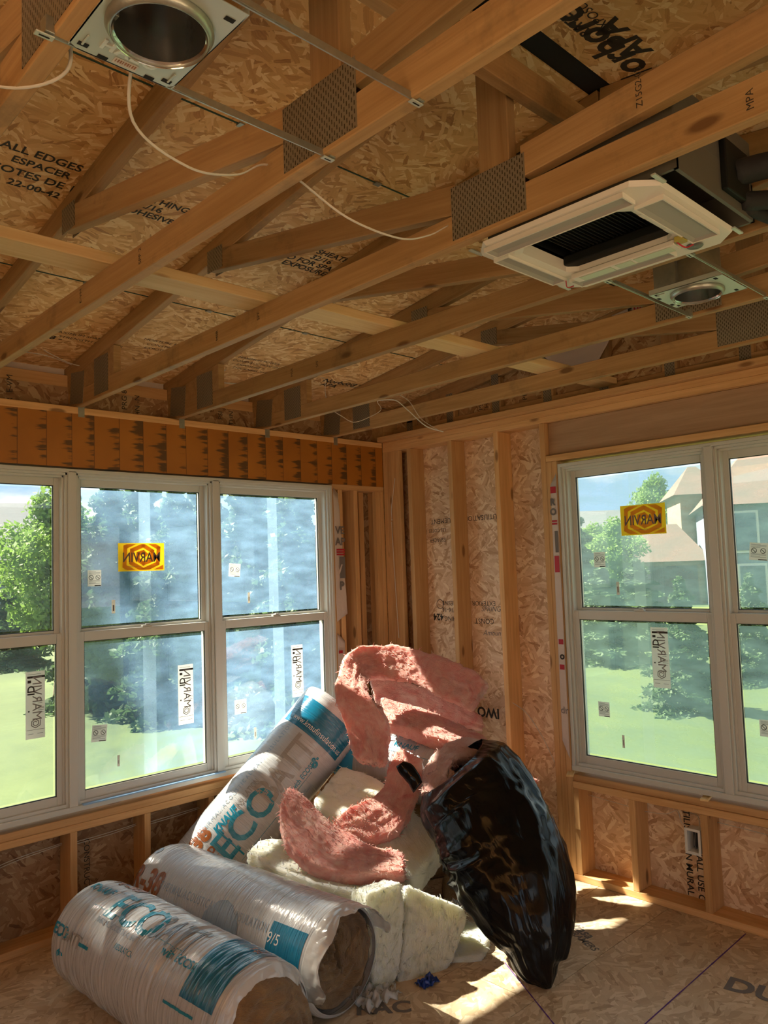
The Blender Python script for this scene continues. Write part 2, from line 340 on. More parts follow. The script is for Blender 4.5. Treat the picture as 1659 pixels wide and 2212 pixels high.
# ---------------------------------------------------------------- floor
floor = empty('floor', kind='structure')
fy = [0.14, -0.43, -1.67, -2.09, -3.31, -4.53, -6.2]
for i, (y1, y0) in enumerate(zip(fy[:-1], fy[1:])):
    xs = [0.14, -1.22, -3.66, -6.0] if i % 2 == 0 else [0.14, -2.44, -6.0]
    if i == len(fy)-2: xs = [0.14, -2.44, -6.0]
    for x1, x0 in zip(xs[:-1], xs[1:]):
        box('subfloor_sheet', x0+0.0015, x1-0.0015, y0+0.0015, y1-0.0015, -0.02, 0.0, FLOORM, floor)
box('floor_base', -16.0, 0.14, -18.0, 0.14, -0.30, -0.024, BLACK, floor)
# unseen unroofed floor added behind the camera to bounce warm sunlight in
box('added_bounce_deck', -16.0, 0.14, -18.0, -6.2015, -0.02, 0.0, FLOORM, floor); box('added_bounce_deck', -16.0, -6.0015, -6.1985, 0.14, -0.02, 0.0, FLOORM, floor)
def chalk(a, b, w=0.006):
    a = Vector(a); b = Vector(b); d = (b-a).normalized(); s = Vector((-d.y, d.x, 0))*w/2
    n = 40; vs = []; fs = []
    for i in range(n+1):
        p = a.lerp(b, i/n); k = 0.7+0.6*random.random(); vs += [p+s*k, p-s*k]
    for i in range(n): fs.append((2*i, 2*i+1, 2*i+3, 2*i+2))
    return mesh_obj('purple_chalk_line', vs, fs, PURPLE, floor)
chalk((-1.04, -1.80, 0.0012), (-1.50, -2.60, 0.0012)); chalk((-0.02, -2.50, 0.0012), (-1.75, -2.52, 0.0012))
put_text('floor_lettering', 'tiasa', 0.085, (-0.53, -1.90, 0.0012), (-0.45, -1, 0), (1, -0.45, 0), INKG, floor, bold=0.002)
put_text('floor_lettering', 'FRAMERS', 0.055, (-0.61, -1.95, 0.0012), (-0.45, -1, 0), (1, -0.45, 0), INKG, floor, bold=0.001)
put_text('floor_lettering', 'DURA', 0.16, (-0.50, -2.83, 0.0012), (0.15, -1, 0), (1, 0.15, 0), INKG, floor, bold=0.006)
put_text('floor_lettering', 'RAC', 0.12, (-1.69, -1.66, 0.0012), (0.75, -0.65, 0), (0.65, 0.75, 0), INKG, floor, bold=0.004)

# unseen partial walls added behind and beside the camera to cut fill light
wb = empty('wall_back_added', kind='structure')
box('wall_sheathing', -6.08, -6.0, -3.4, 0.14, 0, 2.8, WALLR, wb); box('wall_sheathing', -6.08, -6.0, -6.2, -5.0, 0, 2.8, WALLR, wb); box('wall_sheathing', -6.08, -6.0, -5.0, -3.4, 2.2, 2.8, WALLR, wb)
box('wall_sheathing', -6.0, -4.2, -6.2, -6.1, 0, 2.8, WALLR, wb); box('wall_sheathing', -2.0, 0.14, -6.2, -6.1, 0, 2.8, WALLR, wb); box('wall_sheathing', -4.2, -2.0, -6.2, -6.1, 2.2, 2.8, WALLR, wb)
for y in (-0.6, -1.2, -1.8, -2.4, -3.0): lumber('wall_stud', (-5.93, y, 0), (-5.93, y, 2.8), 0.14, S2, SPF, wb, up=(1, 0, 0))
# ---------------------------------------------------------------- left wall (plane y = 0, outside is +y)
wl = empty('wall_left', kind='structure')
XL = -6.0
lumber('bottom_plate', (XL, 0.07, 0.019), (0.14, 0.07, 0.019), S2, 0.14, SPF, wl)
lumber('top_plate', (XL, 0.07, 2.78), (0.0, 0.07, 2.78), S2, 0.14, SPF, wl)
o = box('header_beam', -4.6, 0.0, 0.002, 0.09, 2.466, 2.761, LVL, wl)
lumber('header_plate', (-0.505, 0.07, 2.447), (0.0, 0.07, 2.447), S2, 0.14, SPF, wl)
lumber('sill_plate', (XL, 0.07, 0.55), (-0.504, 0.07, 0.55), S2, 0.14, SPF, wl)
lumber('sill_plate', (XL, 0.07, 0.589), (-0.504, 0.07, 0.589), S2, 0.14, SPF, wl)
for x in (-2.335, -1.92, -1.51, -1.10, -0.70, -2.75, -3.16, -3.57):
    lumber('cripple_stud', (x, 0.07, 0.038), (x, 0.07, 0.531), 0.14, S2, SPF, wl, up=(0, 1, 0))
for x in (-0.485, -0.427, -0.283, -0.019):
    lumber('wall_stud', (x, 0.07, 0.038), (x, 0.07, 2.428), 0.14, S2, SPF, wl, up=(0, 1, 0))
lumber('corner_stud', (-0.062, 0.02, 0.038), (-0.062, 0.02, 2.428), S2, 0.045, SPF, wl, up=(0, 1, 0))
lumber('corner_stud', (-0.145, 0.115, 0.038), (-0.145, 0.115, 2.428), S2, 0.045, SPF, wl, up=(0, 1, 0))
bm = bmesh.new()
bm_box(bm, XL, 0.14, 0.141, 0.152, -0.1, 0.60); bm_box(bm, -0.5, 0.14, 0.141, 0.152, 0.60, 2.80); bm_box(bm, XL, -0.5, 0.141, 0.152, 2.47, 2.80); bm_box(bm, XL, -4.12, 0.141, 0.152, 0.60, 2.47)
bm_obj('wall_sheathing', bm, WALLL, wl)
bm = bmesh.new()
bm_box(bm, XL, 0.165, 0.153, 0.165, -0.5, 0.60); bm_box(bm, -0.5, 0.165, 0.153, 0.165, 0.60, 2.80); bm_box(bm, XL, -0.5, 0.153, 0.165, 2.47, 2.80)
bm_obj('outer_wrap', bm, WRAP, wl)
put_text('wall_lettering', 'CONSTRUCTION', 0.045, (-2.21, 0.1395, 0.26), (0, 0, -1), (1, 0, 0), INK, wl)
for s, x, z in (('MBER  E-VM', -2.62, 2.84), ('PRG 8', -1.98, 2.90), ('THN -N', -1.9, 2.86), ('PSI', -1.33, 2.88), ('THN', -1.25, 2.87)):
    put_text('wall_lettering', s, 0.045, (x, 0.1085, z), (0, 0, 1), (-1, 0, 0), INK, wl)
# blocking and fascia between the truss heels
box('heel_blocking', XL, 0.16, 0.11, 0.122, 2.80, 2.93, WALLL, wl); box('fascia_board', XL, 0.17, 0.166, 0.186, 2.78, 3.07, WRAP, wl); box('corner_block', 0.0, 0.165, -0.02, 0.165, 2.80, 3.06, TRUSSW, wl)
lumber('heel_blocking', (XL, 0.14, 2.965), (0.16, 0.14, 2.965), 0.07, 0.038, SPF, wl)

# ---------------------------------------------------------------- right wall (plane x = 0, outside is +x)
wr = empty('wall_right', kind='structure')
YR = -5.6
lumber('bottom_plate', (0.07, 0.0, 0.019), (0.07, YR, 0.019), S2, 0.14, SPF, wr)
lumber('top_plate', (0.07, 0.0, 2.742), (0.07, YR, 2.742), S2, 0.14, SPF, wr)
lumber('top_plate', (0.07, -0.001, 2.78), (0.07, YR, 2.78), S2, 0.14, SPF, wr)
lumber('ceiling_nailer', (0.02, 0.0, 2.8185), (0.02, YR, 2.8185), S2, 0.14, SPF, wr)
for y in (-0.019, -0.274, -0.669, -1.071, -1.432):
    lumber('wall_stud', (0.07, y, 0.038), (0.07, y, 2.723), 0.14, S2, SPF, wr, up=(1, 0, 0))
lumber('corner_stud', (0.07, -0.058, 0.038), (0.07, -0.058, 2.723), 0.14, S2, SPF, wr, up=(1, 0, 0))
lumber('corner_stud', (0.02, -0.125, 0.038), (0.02, -0.125, 2.723), S2, 0.09, SPF, wr, up=(1, 0, 0))
for y in (-1.471, -1.510):
    lumber('window_stud', (0.07, y, 0.038), (0.07, y, 2.476), 0.14, S2, SPF, wr, up=(1, 0, 0))
lumber('header_plate', (0.07, -1.452, 2.496), (0.07, YR, 2.496), S2, 0.14, SPF, wr)
lumber('header_board', (0.06, -1.452, 2.619), (0.06, YR, 2.619), 0.206, S2, PLANKW, wr)
lumber('header_board', (0.118, -1.452, 2.619), (0.118, YR, 2.619), 0.206, S2, PLANKW, wr)
lumber('sill_plate', (0.07, -1.530, 0.55), (0.07, YR, 0.55), S2, 0.14, SPF, wr)
lumber('sill_plate', (0.076, -1.530, 0.589), (0.076, YR, 0.589), S2, 0.13, SPF, wr)
lumber('cripple_stud', (0.07, -1.549, 0.038), (0.07, -1.549, 0.531), 0.14, S2, SPF, wr, up=(1, 0, 0))
for y in (-1.906, -2.312, -2.72, -3.12, -3.5, -3.9):
    lumber('cripple_stud', (0.07, y, 0.038), (0.07, y, 0.531), 0.14, S2, SPF, wr, up=(1, 0, 0))
bm = bmesh.new()
bm_box(bm, 0.141, 0.152, YR, 0.14, -0.1, 0.60); bm_box(bm, 0.141, 0.152, -1.53, 0.14, 0.60, 2.80); bm_box(bm, 0.141, 0.152, YR, -1.53, 2.47, 2.80)
bm_obj('wall_sheathing', bm, WALLR, wr)
bm = bmesh.new()
bm_box(bm, 0.153, 0.165, YR, 0.165, -0.5, 0.60); bm_box(bm, 0.153, 0.165, -1.53, 0.165, 0.60, 2.80); bm_box(bm, 0.153, 0.165, YR, -1.53, 2.47, 2.80)
bm_obj('outer_wrap', bm, WRAP, wr)
def wtext(s, size, y, z, mode='flip', mat=INK, **kw):
    # printed on the inner face of the sheathing; flip = upside down, down = reading downwards
    r, u = {'flip': ((0, 1, 0), (0, 0, -1)), 'norm': ((0, -1, 0), (0, 0, 1)), 'down': ((0, 0, -1), (0, -1, 0))}[mode]
    return put_text('wall_lettering', s, size, (0.1395, y, z), r, u, mat, wr, **kw)
wtext('UTILISATION', 0.05, -0.80, 2.185); wtext('UNIQUEMENT', 0.05, -0.50, 2.185)
wtext('LES COTES', 0.035, -0.40, 2.12); wtext('ESPACER', 0.04, -0.40, 2.05)
wtext('EXTERIOR', 0.045, -0.80, 1.60); wtext('ADHESIVE', 0.045, -0.52, 1.60); wtext('32/16-16', 0.045, -0.50, 1.55)
wtext('SHEATHING', 0.045, -0.56, 1.49); wtext('424', 0.065, -0.38, 1.50, bold=0.002); wtext('CONST', 0.05, -0.80, 1.48)
wtext('IWO', 0.09, -0.80, 0.87, bold=0.003)
wtext('SPRING', 0.05, -0.86, 1.56, 'norm', INKG, shear=0.3); wtext('Amoun', 0.05, -0.86, 1.40, 'norm', INKG, shear=0.3)
wtext('UTILISATION MURALE LA', 0.052, -2.15, 0.235, 'down', bold=0.0008); wtext('WALL USE ONLY', 0.052, -2.21, 0.12, 'down', bold=0.0008)
vs = []; lathe_ring('wall_lettering', [(0.030, 0), (0.034, 0)], INK, wr, 32, Matrix.Translation((0.1395, -0.40, 1.59)) @ Matrix.Rotation(math.pi/2, 4, 'Y'))
for k in range(4): box('wall_lettering', 0.139, 0.1396, -1.335-0.012*k, -1.332-0.012*k, 1.86, 2.02, INK, wr)

# gable end above the right wall
gb = empty('wall_gable', kind='structure')
bm = bmesh.new()
gp = [(0.14, 2.84), (-2.9, 3.50), (-5.94, 2.84)]
vs = [bm.verts.new((0.142, y, z)) for y, z in ((0.14, 2.80), (0.14, 3.03), (-2.9, 3.46), (-5.94, 3.03), (-5.94, 2.80))]
f = bm.faces.new(vs); r = bmesh.ops.extrude_face_region(bm, geom=[f])
for v in r['geom']:
    if isinstance(v, bmesh.types.BMVert): v.co.x += 0.012
bm_obj('gable_sheathing', bm, osb_mat('gable_strand_board', [(0.10, 0.04, 0.015), (0.30, 0.15, 0.06), (0.44, 0.25, 0.11), (0.5, 0.3, 0.14), (0.6, 0.42, 0.22)], 'YZ', 4.0, 0.9), gb)
lumber('bottom_chord', (0.119, 0.0, 2.86), (0.119, YR, 2.86), 0.089, S2, TRUSSW, gb)
lumber('top_chord', (0.119, 0.14, 2.998), (0.119, -2.9, 3.415), 0.089, S2, TRUSSW, gb)
lumber('top_chord', (0.119, -2.9, 3.415), (0.119, -5.9, 2.998), 0.089, S2, TRUSSW, gb)
for y in (-0.20, -0.60, -1.01, -1.42, -1.82, -2.23, -2.64, -3.04, -3.45, -3.86):
    zt = 3.0+0.137*(-y if y > -2.9 else 5.8+y)
    lumber('gable_stud', (0.119, y, 2.905), (0.119, y, zt-0.03), 0.089, S2, TRUSSW, gb, up=(0, 1, 0))
    for z in (2.905, zt-0.05):
        o = box('gusset_plate', 0.0985, 0.0995, y-0.03, y+0.03, z-0.045, z+0.045, GUSSET, gb)
wtext2 = [('PSI', -0.85, 2.95), ('THN', -0.9, 2.95), ('PRG', -1.22, 2.97)]
for s, y, z in wtext2: put_text('wall_lettering', s, 0.05, (0.140, y, z), (0, 0, 1), (0, 1, 0), INK, gb)
# loose wrap and vapour sheet hanging in the gable
vs = []; fs = []
def sheet(name, pts, nrm, thick, mat, parent, ripple=0.004, sub=14):
    """pts = outline quad (4 corners) bent by ripples; thin sheet with real thickness"""
    P = [Vector(p) for p in pts]; nrm = Vector(nrm).normalized(); vs = []; fs = []
    for sgn in (0, 1):
        for i in range(sub+1):
            for j in range(sub+1):
                a = i/sub; b = j/sub
                p = (P[0].lerp(P[1], a)).lerp(P[3].lerp(P[2], a), b)
                p += nrm*(ripple*noise.noise(p*9)+ripple*0.5*noise.noise(p*31)) + nrm*thick*sgn
                vs.append(p)
    n = sub+1
    for s in (0, 1):
        o = s*n*n
        for i in range(sub):
            for j in range(sub):
                q = (o+i*n+j, o+(i+1)*n+j, o+(i+1)*n+j+1, o+i*n+j+1); fs.append(q if s == 0 else q[::-1])
    rim = [i*n for i in range(sub)]+[sub*n+j for j in range(sub)]+[i*n+sub for i in range(sub, 0, -1)]+[j for j in range(sub, 0, -1)]
    for k in range(len(rim)):
        a, b = rim[k], rim[(k+1) % len(rim)]; fs.append((b, a, a+n*n, b+n*n))
    return mesh_obj(name, vs, fs, mat, parent, smooth=True)
VAPOR = simple('vapour_sheet', (0.62, 0.50, 0.42), 0.45)

# ---------------------------------------------------------------- roof trusses
def truss(x, label):
    t = empty('roof_truss', (x, 0, 0), label, 'roof truss', 'roof trusses')
    def lb(name, a, b, w=0.089, th=S2, ends=(0, 0)):
        o = lumber(name, (0, a[0], a[1]), (0, b[0], b[1]), w, th, TRUSSW, t, ends=ends); return o
    lb('bottom_chord', (0.14, 2.8445), (-5.94, 2.8445))
    sl = 0.137
    lb('top_chord', (0.41, 2.975-0.41*sl+0.0449), (-2.90, 2.975+2.9*sl+0.0449))
    lb('top_chord', (-2.90, 2.975+2.9*sl+0.0449), (-6.4, 2.975-0.6*sl+0.0449))
    # heel wedge and stub under the tail
    bm = bmesh.new()
    pr = [(0.12, 2.889), (-0.47, 2.889), (-0.47, 3.037), (0.12, 2.958)]
    for sx in (-S2/2, S2/2): [bm.verts.new((sx, y, z)) for y, z in pr]
    v = list(bm.verts); bm.faces.new(v[0:4]); bm.faces.new(v[4:8][::-1])
    for i in range(4): j = (i+1) % 4; bm.faces.new((v[i], v[i+4], v[j+4], v[j]))
    bm_obj('heel_block', bm, TRUSSW, t)
    lb('king_post', (-2.908, 2.889), (-2.908, 3.37), w=0.106)
    bpy.data.objects[t.children[-1].name].matrix_basis = bpy.data.objects[t.children[-1].name].matrix_basis
    lb('web', (-2.76, 2.934), (-1.40, 3.178)); lb('web', (-3.0, 2.952), (-4.9, 3.055))
    for sx in (-1, 1):
        def pl(y0, y1, z0, z1, rot=0):
            o = box('gusset_plate', -0.0006, 0.0006, (y0-y1)/2, (y1-y0)/2, (z0-z1)/2, (z1-z0)/2, GUSSET, t); o.location = (sx*(S2/2+0.0008), (y0+y1)/2, (z0+z1)/2); o.rotation_euler.x = rot
        pl(-3.012, -2.748, 2.812, 2.972); pl(-0.405, -0.237, 2.816, 3.012); pl(-0.10, 0.075, 2.815, 2.99, 0.12); pl(-1.50, -1.385, 3.125, 3.22, 0)
    return t
def put_king(t):
    for o in t.children:
        if o.name.startswith('king_post'):
            bm = bmesh.new(); bm_box(bm, -0.2405, 0.2405, -S2/2, S2/2, -0.053, 0.053); bevel_all(bm, 0.0025, 1)
            me = bpy.data.meshes.new('king_post'); bmesh.ops.recalc_face_normals(bm, faces=bm.faces); bm.to_mesh(me); bm.free(); me.materials.append(TRUSSW)
            o.data = me; o.matrix_basis = Matrix.Translation((0, -2.908, 3.1295)) @ Matrix(((0, 1, 0), (0, 0, 1), (1, 0, 0))).to_4x4()
TX = [(-4.115, 'roof truss beyond the leftmost ceiling light, out past the left edge'),
      (-3.503, 'leftmost roof truss in view, carrying the left end of the large round light'),
      (-2.901, 'roof truss right of the large round ceiling light, big steel plate at upper left'),
      (-2.291, 'roof truss running along the near edge of the square white air unit'),
      (-1.681, 'roof truss between the square white air unit and the small round light can'),
      (-1.056, 'roof truss just beyond the small round light can, dark stain on its chord'),
      (-0.476, 'roof truss closest to the right window wall')]
for x, lab in TX:
    tr = truss(x, lab); put_king(tr)
# grade stamps on chords
for x, y, z, s in ((-2.9205, -2.0, 2.85, 'SPF 2'), (-2.9205, -1.55, 2.85, 'E-VM'), (-2.3105, -1.45, 2.845, 'MSR'), (-2.3105, -1.75, 2.85, 'SPF'), (-2.3105, -3.35, 2.99, 'Z15G2-05'), (-2.3105, -3.60, 2.84, 'MPA'),
                   (-1.7005, -1.35, 2.845, 'SPF'), (-1.7005, -1.15, 2.845, 'MSR'), (-2.9205, -2.95, 2.85, 'KD')):
    put_text('chord_lettering', s, 0.024, (0, 0, 0), (0, 0, 1), (0, 1, 0), INK, None)
    o = bpy.data.objects[[q.name for q in COL.objects if q.name.startswith('chord_lettering')][-1]]
    par = min((q for q in COL.objects if q.name.startswith('roof_truss')), key=lambda q: abs(q.location.x-x)); o.parent = par
    o.location = (x-par.location.x-0.0006, y, z)
ib = BRACEW
for x0, x1 in ((-4.6, -2.15), (-2.20, 0.10)):
    dy = 0.0 if x0 < -3 else -0.10
    o = lumber('lateral_brace', (x0, -1.70+dy, 2.9085), (x1, -1.72+dy-0.02, 2.9085), 0.038, 0.135, ib, None)
    tag(o, ('pale wooden strap lying across the bottom chords, left length' if x0 < -3 else 'pale wooden strap lying across the bottom chords, right length'), 'brace', 'pale straps across the chords')
for i, (x0, x1) in enumerate(((-3.52, -2.92), (-2.88, -1.70))):
    o = lumber('ridge_brace', (x0, -2.99, 3.19), (x1, -2.99, 3.19), 0.089, 0.038, TRUSSW)
    tag(o, ['short board joining the tall posts above the large round ceiling light', 'board joining the tall posts above the square air unit'][i], 'brace')

# ---------------------------------------------------------------- roof deck
ceil = empty('ceiling', kind='structure')
def deck_panel(x0, x1, s0, s1, side):
    """s measured along y distance from the wall line (negative = eave)"""
    def z(s): return 3.0665+0.137*s
    c = ((x0+x1)/2, (s0+s1)/2); ang = math.atan(0.137); Ls = (s1-s0)/math.cos(ang)
    bm = bmesh.new(); bm_box(bm, -(x1-x0)/2+0.0015, (x1-x0)/2-0.0015, -Ls/2+0.0015, Ls/2-0.0015, 0, 0.012)
    o = bm_obj('deck_sheet', bm, ROOF, ceil)
    yc = -c[1] if side == 0 else -5.8+c[1]
    o.location = (c[0], yc, z(c[1])); o.rotation_euler.x = -ang if side == 0 else ang
    return o
rows = [(-0.60, -0.37), (-0.37, 0.845), (0.845, 2.095), (2.095, 2.87)]
rows = [(-0.41, 0.845), (0.845, 2.095), (2.095, 2.86)]
for side in (0, 1):
    for i, (s0, s1) in enumerate(rows):
        xs = [-7.2, -4.72, -2.29, 0.35] if i % 2 == 0 else [-7.2, -5.9, -3.50, -1.06, 0.35]
        for x0, x1 in zip(xs[:-1], xs[1:]): deck_panel(x0, x1, s0, s1, side)
        if i:
            zz = 3.0665+0.137*s0; y = -s0 if side == 0 else -5.8+s0
            box('sheet_seam', -7.2, 0.35, y-0.0025, y+0.0025, zz-0.003, zz+0.001, GREEN, ceil)
            for x in (-3.2, -2.6, -1.98, -1.37, -0.77): box('deck_clip', x-0.015, x+0.015, y-0.012, y+0.012, zz-0.006, zz-0.001, GALV, ceil)
box('ridge_felt', -7.2, 0.3, -2.96, -2.84, 3.464, 3.474, BLACK, ceil)
bm = bmesh.new(); bm_box(bm, -7.2, 0.4, -2.95, 0.43, 0, 0.02); o = bm_obj('roof_shingles', bm, simple('dark_shingles', (0.05, 0.045, 0.04), 0.9), ceil)
for v in o.data.vertices: v.co.z += 3.083+0.137*(-v.co.y)
bm = bmesh.new(); bm_box(bm, -7.2, 0.4, -6.42, -2.95, 0, 0.02); o = bm_obj('roof_shingles', bm, o.data.materials[0], ceil)
for v in o.data.vertices: v.co.z += 3.083+0.137*(5.8+v.co.y)
box('eave_fascia', -7.2, 0.4, 0.41, 0.43, 2.86, 3.01, VINYL, ceil)
box('eave_soffit', -7.2, 0.4, 0.16, 0.42, 2.855, 2.862, VINYL, ceil)
def dtext(s, size, x, y, side=0, flip=False, bold=0.0, mat=INK, **kw):
    ss = -y if side == 0 else 5.8+y; z = 3.0665+0.137*ss-0.0012; k = 0.137 if side == 0 else -0.137
    r = (1, 0, 0); u = (0, -1, k)
    if flip: r = (-1, 0, 0); u = (0, 1, -k)
    return put_text('deck_lettering', s, size, (x, y, z), r, u, mat, ceil, bold=bold, **kw)
dtext('SPACE ALL EDGES 1/8"', 0.055, -3.10, -1.60, bold=0.001); dtext('ESPACER', 0.05, -3.05, -1.54, bold=0.001); dtext('LES COTES DE 1/8"', 0.055, -3.07, -1.475, bold=0.001); dtext('22-00-42', 0.05, -3.03, -1.41, bold=0.001)
dtext('RATED SHEATHING', 0.052, -1.81, -1.575, bold=0.001); dtext('32/16', 0.052, -1.80, -1.525, bold=0.001); dtext('SIZED FOR SPACING', 0.052, -1.81, -1.475, bold=0.001); dtext('EXPOSURE 1', 0.052, -1.80, -1.425, bold=0.001)
dtext('SHEATHING', 0.05, -2.63, -1.56, bold=0.001); dtext('32/16', 0.05, -2.64, -1.51, bold=0.001); dtext('ADHESIVE', 0.05, -2.62, -1.46, bold=0.001)
dtext('Norbord', 0.15, -1.87, -3.045, 1, True, bold=0.004); dtext('APA', 0.12, -1.90, -3.105, 1, True, bold=0.004)
dtext('RATED', 0.055, -2.07, -3.04, 1, True, bold=0.001); dtext('EXPOSURE 1', 0.045, -2.09, -3.10, 1, True)
dtext('- 498 -', 0.06, -2.55, -0.22, bold=0.002); dtext('MAXIMUM SPAN', 0.035, -2.42, -0.30); dtext('STRENGTH AXIS THIS', 0.035, -2.33, -0.25)
dtext('Norbord', 0.075, -0.66, -0.30, bold=0.002); dtext('APA', 0.07, -0.70, -0.235, bold=0.002); dtext('RATED SHEATHING', 0.03, -0.48, -0.32); dtext('EXPOSURE 1  PS 2', 0.03, -0.47, -0.27)
for k, s in enumerate(('MAXIMUM POWER', 'CONSTRUCTION SPAN', 'EXPOSURE 1', 'THICKNESS 7/16')): dtext(s, 0.035, -1.37+0.03*(k % 2), -0.40+0.05*k)
for k, s in enumerate(('MOISTURE POWER', 'CONSTRUCTION', 'EXPOSURE 1')): dtext(s, 0.035, -1.96+0.03*(k % 2), -0.40+0.05*k)

# steel ties that hold the trusses to the left wall plate
for x, lab in ((-2.285, 'leftmost'), (-1.672, 'second'), (-1.047, 'third'), (-0.460, 'rightmost')):
    o = box('hurricane_tie', x-0.015, x+0.02, -0.0025, -0.0005, 2.745, 2.806, GALV); tag(o, 'small steel strap tie on the left wall top plate, %s of the four in view' % lab, 'metal tie', 'steel ties under the trusses')
# ---------------------------------------------------------------- recessed light cans
DARKST = simple('dark_brushed_can', (0.30, 0.30, 0.29), 0.22, 0.9, bump=(30, 0.15))
ORANGE = simple('orange_ring', (0.6, 0.13, 0.03), 0.5)
PAPER = simple('white_sticker', (0.66, 0.62, 0.56), 0.6)
BROWNP = simple('brown_print', (0.35, 0.16, 0.09), 0.6)
def light_can(loc, half_x, r, rails, label, writing):
    t = empty('recessed_light', loc, label, 'ceiling light')
    x0, x1, y0, y1 = half_x
    # mounting pan: plate with a round hole and folded edges
    bm = bmesh.new(); n = 48; outer = []; inner = []
    for k in range(n):
        a = 2*math.pi*k/n; c, s = math.cos(a), math.sin(a)
        q = min((x1 if c > 0 else -x0)/max(abs(c), 1e-6), (y1 if s > 0 else -y0)/max(abs(s), 1e-6))
        outer.append((c*q, s*q)); inner.append((c*r, s*r))
    for z in (0, 0.0015):
        for pt in outer: bm.verts.new((pt[0], pt[1], z))
        for pt in inner: bm.verts.new((pt[0], pt[1], z))
    v = list(bm.verts)
    for k in range(n):
        j = (k+1) % n
        bm.faces.new((v[k], v[j], v[n+j], v[n+k])); bm.faces.new((v[2*n+k], v[3*n+k], v[3*n+j], v[2*n+j]))
        bm.faces.new((v[k], v[2*n+k], v[2*n+j], v[j])); bm.faces.new((v[n+k], v[n+j], v[3*n+j], v[3*n+k]))
    bm_obj('mounting_pan', bm, PAN, t)
    for xx in (x0, x1-0.002): box('pan_flange', xx, xx+0.002, y0, y1, 0.0, 0.018, PAN, t)
    for k, (px, py) in enumerate(((x0+0.02, y1-0.02), (x0+0.02, y0+0.03), (x1-0.02, y1-0.02), (x1-0.02, y0+0.03), (x0+0.06, y1-0.008), (x1-0.05, y1-0.008))):
        box('knockout_slot', px-0.009, px+0.009, py-0.005, py+0.005, -0.0012, -0.0002, BLACK, t)
    for px in (x0+0.018, x1-0.018):
        box('pressed_rib', px-0.002, px+0.002, y1-0.05, y1-0.02, -0.003, 0, PAN, t, bev=0.0009)
    # collar and can
    lathe_ring('collar', [(r+0.008, -0.001), (r+0.009, -0.006), (r+0.002, -0.017), (r-0.002, -0.017), (r-0.003, 0.0), (r-0.003, 0.02)], GALV, t, 64)
    lathe_ring('can_housing', [(r-0.003, -0.012), (r-0.004, 0.14), (r-0.03, 0.15), (0.001, 0.151)], DARKST, t, 64)
    lathe_ring('can_shell', [(r, 0.0), (r, 0.155), (0.001, 0.157)], GALV, t, 48)
    lathe_ring('inner_ring', [(r-0.006, -0.01), (r-0.002, -0.0135), (r+0.001, -0.0185)], BRIGHT, t, 64)
    box('socket_bracket', -0.012, 0.012, -0.02, 0.02, 0.125, 0.149, GALV, t); box('socket_plate', -0.03, 0.03, -0.006, 0.006, 0.11, 0.125, GALV, t)
    lathe_ring('orange_tag', [(0.018, 0), (0.023, 0)], ORANGE, t, 24, Matrix.Translation((0.03, -r+0.02, 0.09)) @ Matrix.Rotation(math.pi/2, 4, 'X'))
    box('rating_sticker', -r*0.72, -r*0.48, r*0.58, r*0.60, 0.05, 0.10, PAPER, t)
    # junction box beside the can
    box('junction_box', x0-0.0, x0+0.05, y1-0.10, y1-0.02, 0.02, 0.12, GALV, t, bev=0.001)
    # telescoping rails with nail feet
    for (yy, zz, xa, xb) in rails:
        box('hanger_rail', xa-loc[0], xb-loc[0], yy-loc[1]-0.0015, yy-loc[1]+0.0015, zz+0.0, zz+0.016, GALV, t)
        box('hanger_rail', xa-loc[0], (xa+xb)/2-loc[0], yy-loc[1]-0.004, yy-loc[1]-0.002, zz+0.002, zz+0.014, GALV, t)
        for xe in (xa, xb):
            box('nail_foot', xe-loc[0]-0.016, xe-loc[0]+0.016, yy-loc[1]-0.007, yy-loc[1]+0.007, zz-0.004, zz-0.001, PAN, t, bev=0.001)
            box('foot_slot', xe-loc[0]-0.009, xe-loc[0]+0.009, yy-loc[1]-0.0016, yy-loc[1]+0.0016, zz-0.0046, zz-0.0041, BLACK, t)
            box('nail_bracket', xe-loc[0]-0.002, xe-loc[0]+0.014, yy-loc[1]-0.012, yy-loc[1]+0.012, zz, zz+0.03, GALV, t, bev=0.001)
    if writing:
        put_text('pan_lettering', 'HALO', 0.036, ((x0+x1)/2-0.005, y1-0.045, -0.0008), (1, 0, 0), (0, -1, 0), simple('highlit_letters', (0.78, 0.80, 0.74), 0.35, 0.3), t, ext=0.0016, bold=0.0012, spacing=1.15)  # letters coloured paler than the pan as a painted highlight
        box('barcode_sticker', -0.025, 0.02, y1-0.026, y1-0.008, -0.0012, -0.0004, PAPER, t)
        for k in range(9): box('barcode_bar', -0.022+0.0045*k, -0.0205+0.0045*k+(0.001 if k % 3 else 0), y1-0.023, y1-0.014, -0.0018, -0.0012, BROWNP, t)
    return t
light_can((-3.393, -3.035, 2.797), (-0.102, 0.098, -0.125, 0.145), 0.082, [(-2.892, 0, -3.535, -2.905), (-3.172, 0, -3.535, -2.905)], 'large round recessed light housing with a white pan at upper left of the ceiling', True)
light_can((-1.335, -3.035, 2.797), (-0.10, 0.11, -0.13, 0.13), 0.082, [(-2.887, 0, -1.685, -1.085), (-3.172, 0, -1.685, -1.07)], 'small round recessed light housing with a pale pan beyond the square air unit', False)

